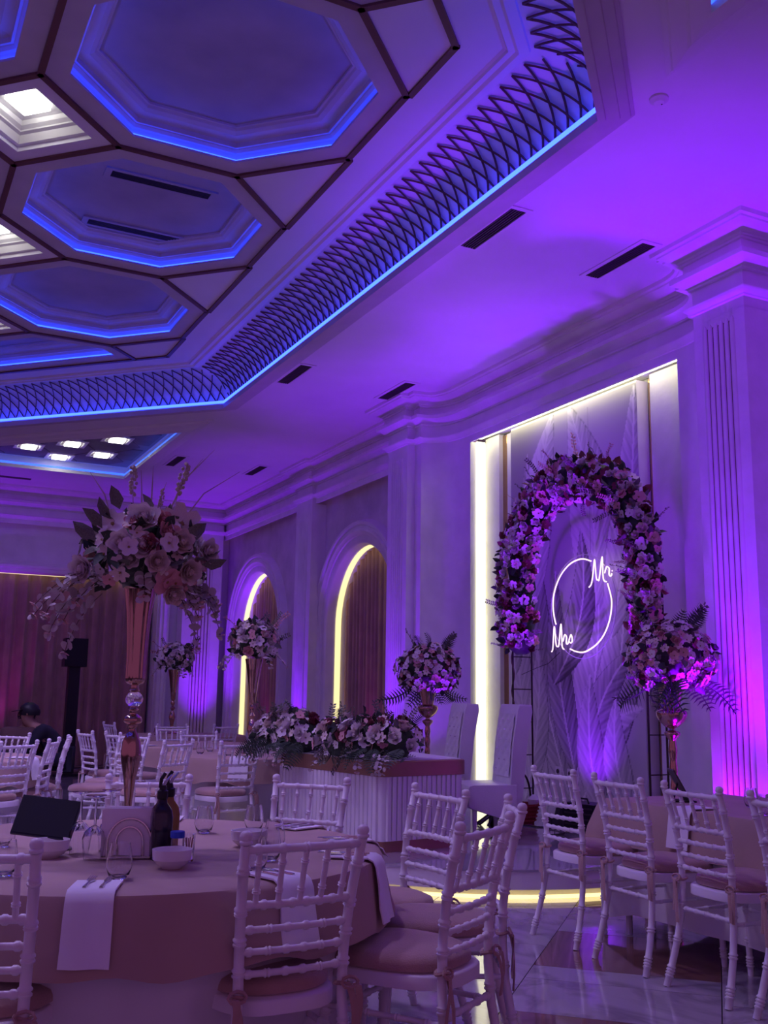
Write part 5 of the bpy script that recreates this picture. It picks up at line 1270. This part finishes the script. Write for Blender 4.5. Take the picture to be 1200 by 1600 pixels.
m = M(); m.lathe([(.055, 0), (.055, -.012), (.045, -.018), (.03, -.030), (0, -.032)], 20); ob('housing', m, MT['ceil'], t); m = M(); m.lathe([(0, -.034), (.005, -.033), (.005, -.030)], 6, (.02, 0, 0)); ob('indicator', m, MT['black'], t)
t = thing('loudspeaker', 'black loudspeaker on a black column stand before the far curtain', 'loudspeaker', (3.0, 16.6, 0))
m = M(); m.box((0, 0, 1.88), (.34, .28, .44)); ob('cabinet', m, MT['black'], t); m = M(); m.box((0, -.145, 1.88), (.30, .01, .40)); ob('grille', m, MT['screen'], t)
m = M(); m.box((0, 0, .85), (.17, .17, 1.62)); ob('column', m, MT['black'], t); m = M(); m.box((0, 0, .02), (.5, .5, .04)); ob('base', m, MT['black'], t)

# ================================================================== PEOPLE
def skin_mesh(name, J, Eg, mt, lv=1):
    me = bpy.data.meshes.new(name); keys = list(J); me.from_pydata([J[k][0] for k in keys], [(keys.index(a), keys.index(b)) for a, b in Eg], [])
    o = bpy.data.objects.new(name, me); COL.objects.link(o)
    md = o.modifiers.new('skin', 'SKIN'); md.use_smooth_shade = True
    for i, k in enumerate(keys): me.skin_vertices[0].data[i].radius = J[k][1]
    me.skin_vertices[0].data[0].use_root = True
    s = o.modifiers.new('sub', 'SUBSURF'); s.levels = lv; s.render_levels = lv
    me.materials.append(mt); return o
def person(label, loc, rz, lean, jacket, hairk, turn=0, reach=.25, cap=False):
    t = thing('person', label, 'person', loc, rz)     # local +y = facing; origin on the floor under the pelvis
    l = lean
    hip = Vector((0, 0, .50)); ch = hip+Vector((0, .42*math.sin(l), .42*math.cos(l))); nk = ch+Vector((0, .12*math.sin(l), .12*math.cos(l))); hd = nk+Vector((0, .09*math.sin(l*.9)+.02, .10))
    r2 = lambda a, b=None: (a, b or a)
    J = {'hip': (hip, r2(.15, .12)), 'waist': (hip.lerp(ch, .45), r2(.14, .11)), 'chest': (ch, r2(.17, .12)), 'neck': (nk, r2(.06)), 'jaw': (hd+Vector((0, .02, -.02)), r2(.068, .075)), 'head': (hd+Vector((0, .0, .07)), r2(.078, .092)), 'crown': (hd+Vector((0, -.01, .14)), r2(.05, .06))}
    Eg = [('hip', 'waist'), ('waist', 'chest'), ('chest', 'neck'), ('neck', 'jaw'), ('jaw', 'head'), ('head', 'crown')]
    for s, n in ((-1, 'l'), (1, 'r')):
        sh = ch+Vector((s*.17, .0, .05)); el = sh+Vector((s*.06, .12, -.24)); wr = el+Vector((-s*.08, reach, .03))
        kn = Vector((s*.11, .44, .50)); an = Vector((s*.12, .42, .10)); J['sh'+n] = (sh, r2(.062)); J['el'+n] = (el, r2(.046)); J['wr'+n] = (wr, r2(.030)); J['pa'+n] = (wr+Vector((-s*.02, .06, 0)), r2(.036, .02))
        Eg += [('chest', 'sh'+n), ('sh'+n, 'el'+n), ('el'+n, 'wr'+n), ('wr'+n, 'pa'+n)]
        for q in range(4): J['f%d%s' % (q, n)] = (wr+Vector((-s*.02+(q-1.5)*.020, .13-.01*abs(q-1.5), -.012)), r2(.0085)); Eg.append(('pa'+n, 'f%d%s' % (q, n)))
        J['th'+n] = (wr+Vector((-s*.065, .07, 0)), r2(.009)); Eg.append(('wr'+n, 'th'+n))
        J['lg'+n] = (Vector((s*.09, .06, .50)), r2(.085)); J['kn'+n] = (kn, r2(.06)); J['an'+n] = (an, r2(.042)); J['ft'+n] = (an+Vector((0, .14, -.06)), r2(.04, .03)); Eg += [('hip', 'lg'+n), ('lg'+n, 'kn'+n), ('kn'+n, 'an'+n), ('an'+n, 'ft'+n)]
    b = skin_mesh('body', J, Eg, MT['skin']); b.parent = t
    K = {k: (v[0], (v[1][0]+.018, v[1][1]+.018)) for k, v in J.items() if k in ('hip', 'waist', 'chest', 'neck', 'shl', 'shr', 'ell', 'elr', 'wrl', 'wrr')}
    K['neck'] = (nk-Vector((0, .01, .03)), (.075, .075))
    c = skin_mesh('jacket', K, [e for e in Eg if e[0] in K and e[1] in K], jacket); c.parent = t
    K = {k: (v[0], (v[1][0]+.014, v[1][1]+.014)) for k, v in J.items() if k in ('hip', 'lgl', 'lgr', 'knl', 'knr', 'anl', 'anr')}
    c = skin_mesh('trousers', K, [e for e in Eg if e[0] in K and e[1] in K], MT['jacket']); c.parent = t
    hc = hd+Vector((0, -.012, .075)); m = M()
    def hf(u, v):
        a = 2*PI*u; p = PI*.62*v; d = Vector((math.sin(p)*math.cos(a), math.sin(p)*math.sin(a), math.cos(p))); k = 1+.04*math.sin(a*9)*math.sin(p*5)
        return hc+Vector((d.x*.098*k, d.y*.115*k-.012*(d.z < .3), d.z*.108*k))
    m.grid(hf, 24, 10, closeu=True); ob('cap' if cap else 'hair', m, MT['black'] if cap else hairk, t, smooth=True)
    if cap: m = M(); m.lathe([(.0, .0), (.085, .0), (.09, .006), (0, .012)], 16); ob('cap_peak', m, MT['black'], t, loc=hd+Vector((0, .10, .085)), rot=(-.15, 0, 0))
    fc = hd+Vector((0, .098, .045))
    for s in (-1, 1):
        m = M(); m.lathe([(0, -.008), (.009, 0), (0, .008)], 6); ob('eye', m, MT['hair'], t, loc=fc+Vector((s*.030, -.004, .022)))
        m = M(); m.lathe([(0, -.026), (.012, 0), (0, .026)], 6); ob('ear', m, MT['skin'], t, loc=hd+Vector((s*.088, 0, .05)))
    m = M(); m.lathe([(.012, -.012), (.008, .0), (0, .028)], 6); ob('nose', m, MT['skin'], t, loc=fc+Vector((0, .004, -.005)))
    m = M(); m.box((0, 0, 0), (.04, .006, .008)); ob('mouth', m, MT['fl_rose'], t, loc=fc+Vector((0, -.004, -.038)))
    return t
person('person in dark clothes bending forward, head resting against the neighbour', (1.55, 12.30, 0), math.radians(-30), .95, MT['brownwear'], MT['hair'])
person('person in a dark cap and navy jacket leaning in from the right', (2.27, 12.5, 0), math.radians(75), .85, MT['jacket'], MT['hair'], cap=True)
person('person in dark clothes cut off by the left picture edge', (1.18, 12.1, 0), math.radians(160), .15, MT['jacket'], MT['hair'])

# ================================================================== WALL WASHERS (floor uplights)
def uplight(x, y, z, tgt, power, color, angle, label, blend=1.0):
    t = thing('floor_uplight', label, 'stage light', (x, y, z), 0, 'black floor uplights'); d = (Vector(tgt)-Vector((x, y, z+.1))).normalized(); q = d.to_track_quat('Z', 'Y').to_euler()
    m = M(); m.lathe([(.02, -.06), (.055, -.05), (.062, .03), (.066, .035), (.060, .035), (.055, .02), (0, .018)], 16); ob('can', m, MT['black'], t, loc=(0, 0, .11), rot=q)
    m = M(); m.lathe([(0, .021), (.054, .021), (0, .024)], 16); ob('lens', m, MT['lens_p'], t, loc=(0, 0, .11), rot=q)
    m = M(); m.tube([(-.075, 0, .11), (-.075, 0, .01), (.075, 0, .01), (.075, 0, .11)], .006, 4); ob('yoke', m, MT['black'], t)
    sp = spot(Vector((x, y, z+.11))+d*.05, tgt, power, color, angle, blend, .06); return t
uplight(4.95, 4.82, 0, (5.02, 5.30, 4.6), 1850*UP, PURPLE, 64, 'floor uplight at the foot of the right fluted pilaster')
uplight(5.13, 5.22, 0, (5.40, 5.24, 1.5), 170*UP, (.34, 0, 1.0), 100, 'small floor uplight grazing the right fluted pilaster base')
uplight(4.98, 10.31, 0, (5.10, 10.25, 4.6), 850*UP, PURPLE, 56, 'floor uplight at the foot of the pilaster left of the alcove')
uplight(5.40, 13.92, 0, (5.40, 13.92, 4.6), 620*UP, PURPLE, 60, 'floor uplight at the foot of the pilaster between the arches')
uplight(5.37, 17.30, 0, (5.37, 17.32, 4.6), 850*UP, PURPLE, 66, 'floor uplight at the foot of the far corner pilaster')
uplight(6.08, 12.35, 0, (6.22, 12.35, 3.2), 40*UP, MAGENTA, 60, 'floor uplight in the nearer arched niche')
uplight(6.08, 16.4, 0, (6.22, 16.4, 3.2), 40*UP, MAGENTA, 60, 'floor uplight in the farther arched niche')
uplight(2.1, 17.95, 0, (2.1, 18.4, 3.2), 70*UP, MAGENTA, 60, 'floor uplight before the far curtain')
uplight(1.2, 17.2, 0, (1.2, 17.2, 4.6), 700*UP, PURPLE, 72, 'floor uplight shining on the far ceiling edge')
uplight(5.30, 9.72, .18, (5.60, 9.75, 4.2), 80*UP, PURPLE, 80, 'floor uplight in the curved corner left of the alcove')
uplight(5.05, 6.15, .18, (5.02, 6.50, 4.6), 950*UP, PURPLE, 60, 'stage uplight right of the flower arch foot')
uplight(5.13, 6.95, .18, (5.48, 7.75, 2.75), 900*UP, PURPLE, 54, 'stage uplight beside the thrones, aimed up at the flower arch')
uplight(5.48, 7.35, .18, (5.93, 7.42, 1.2), 95*UP, PURPLE, 90, 'small stage uplight grazing the backdrop')
uplight(5.02, 8.60, .18, (5.20, 8.2, 4.6), 420*UP, PURPLE, 54, 'stage uplight behind the thrones')
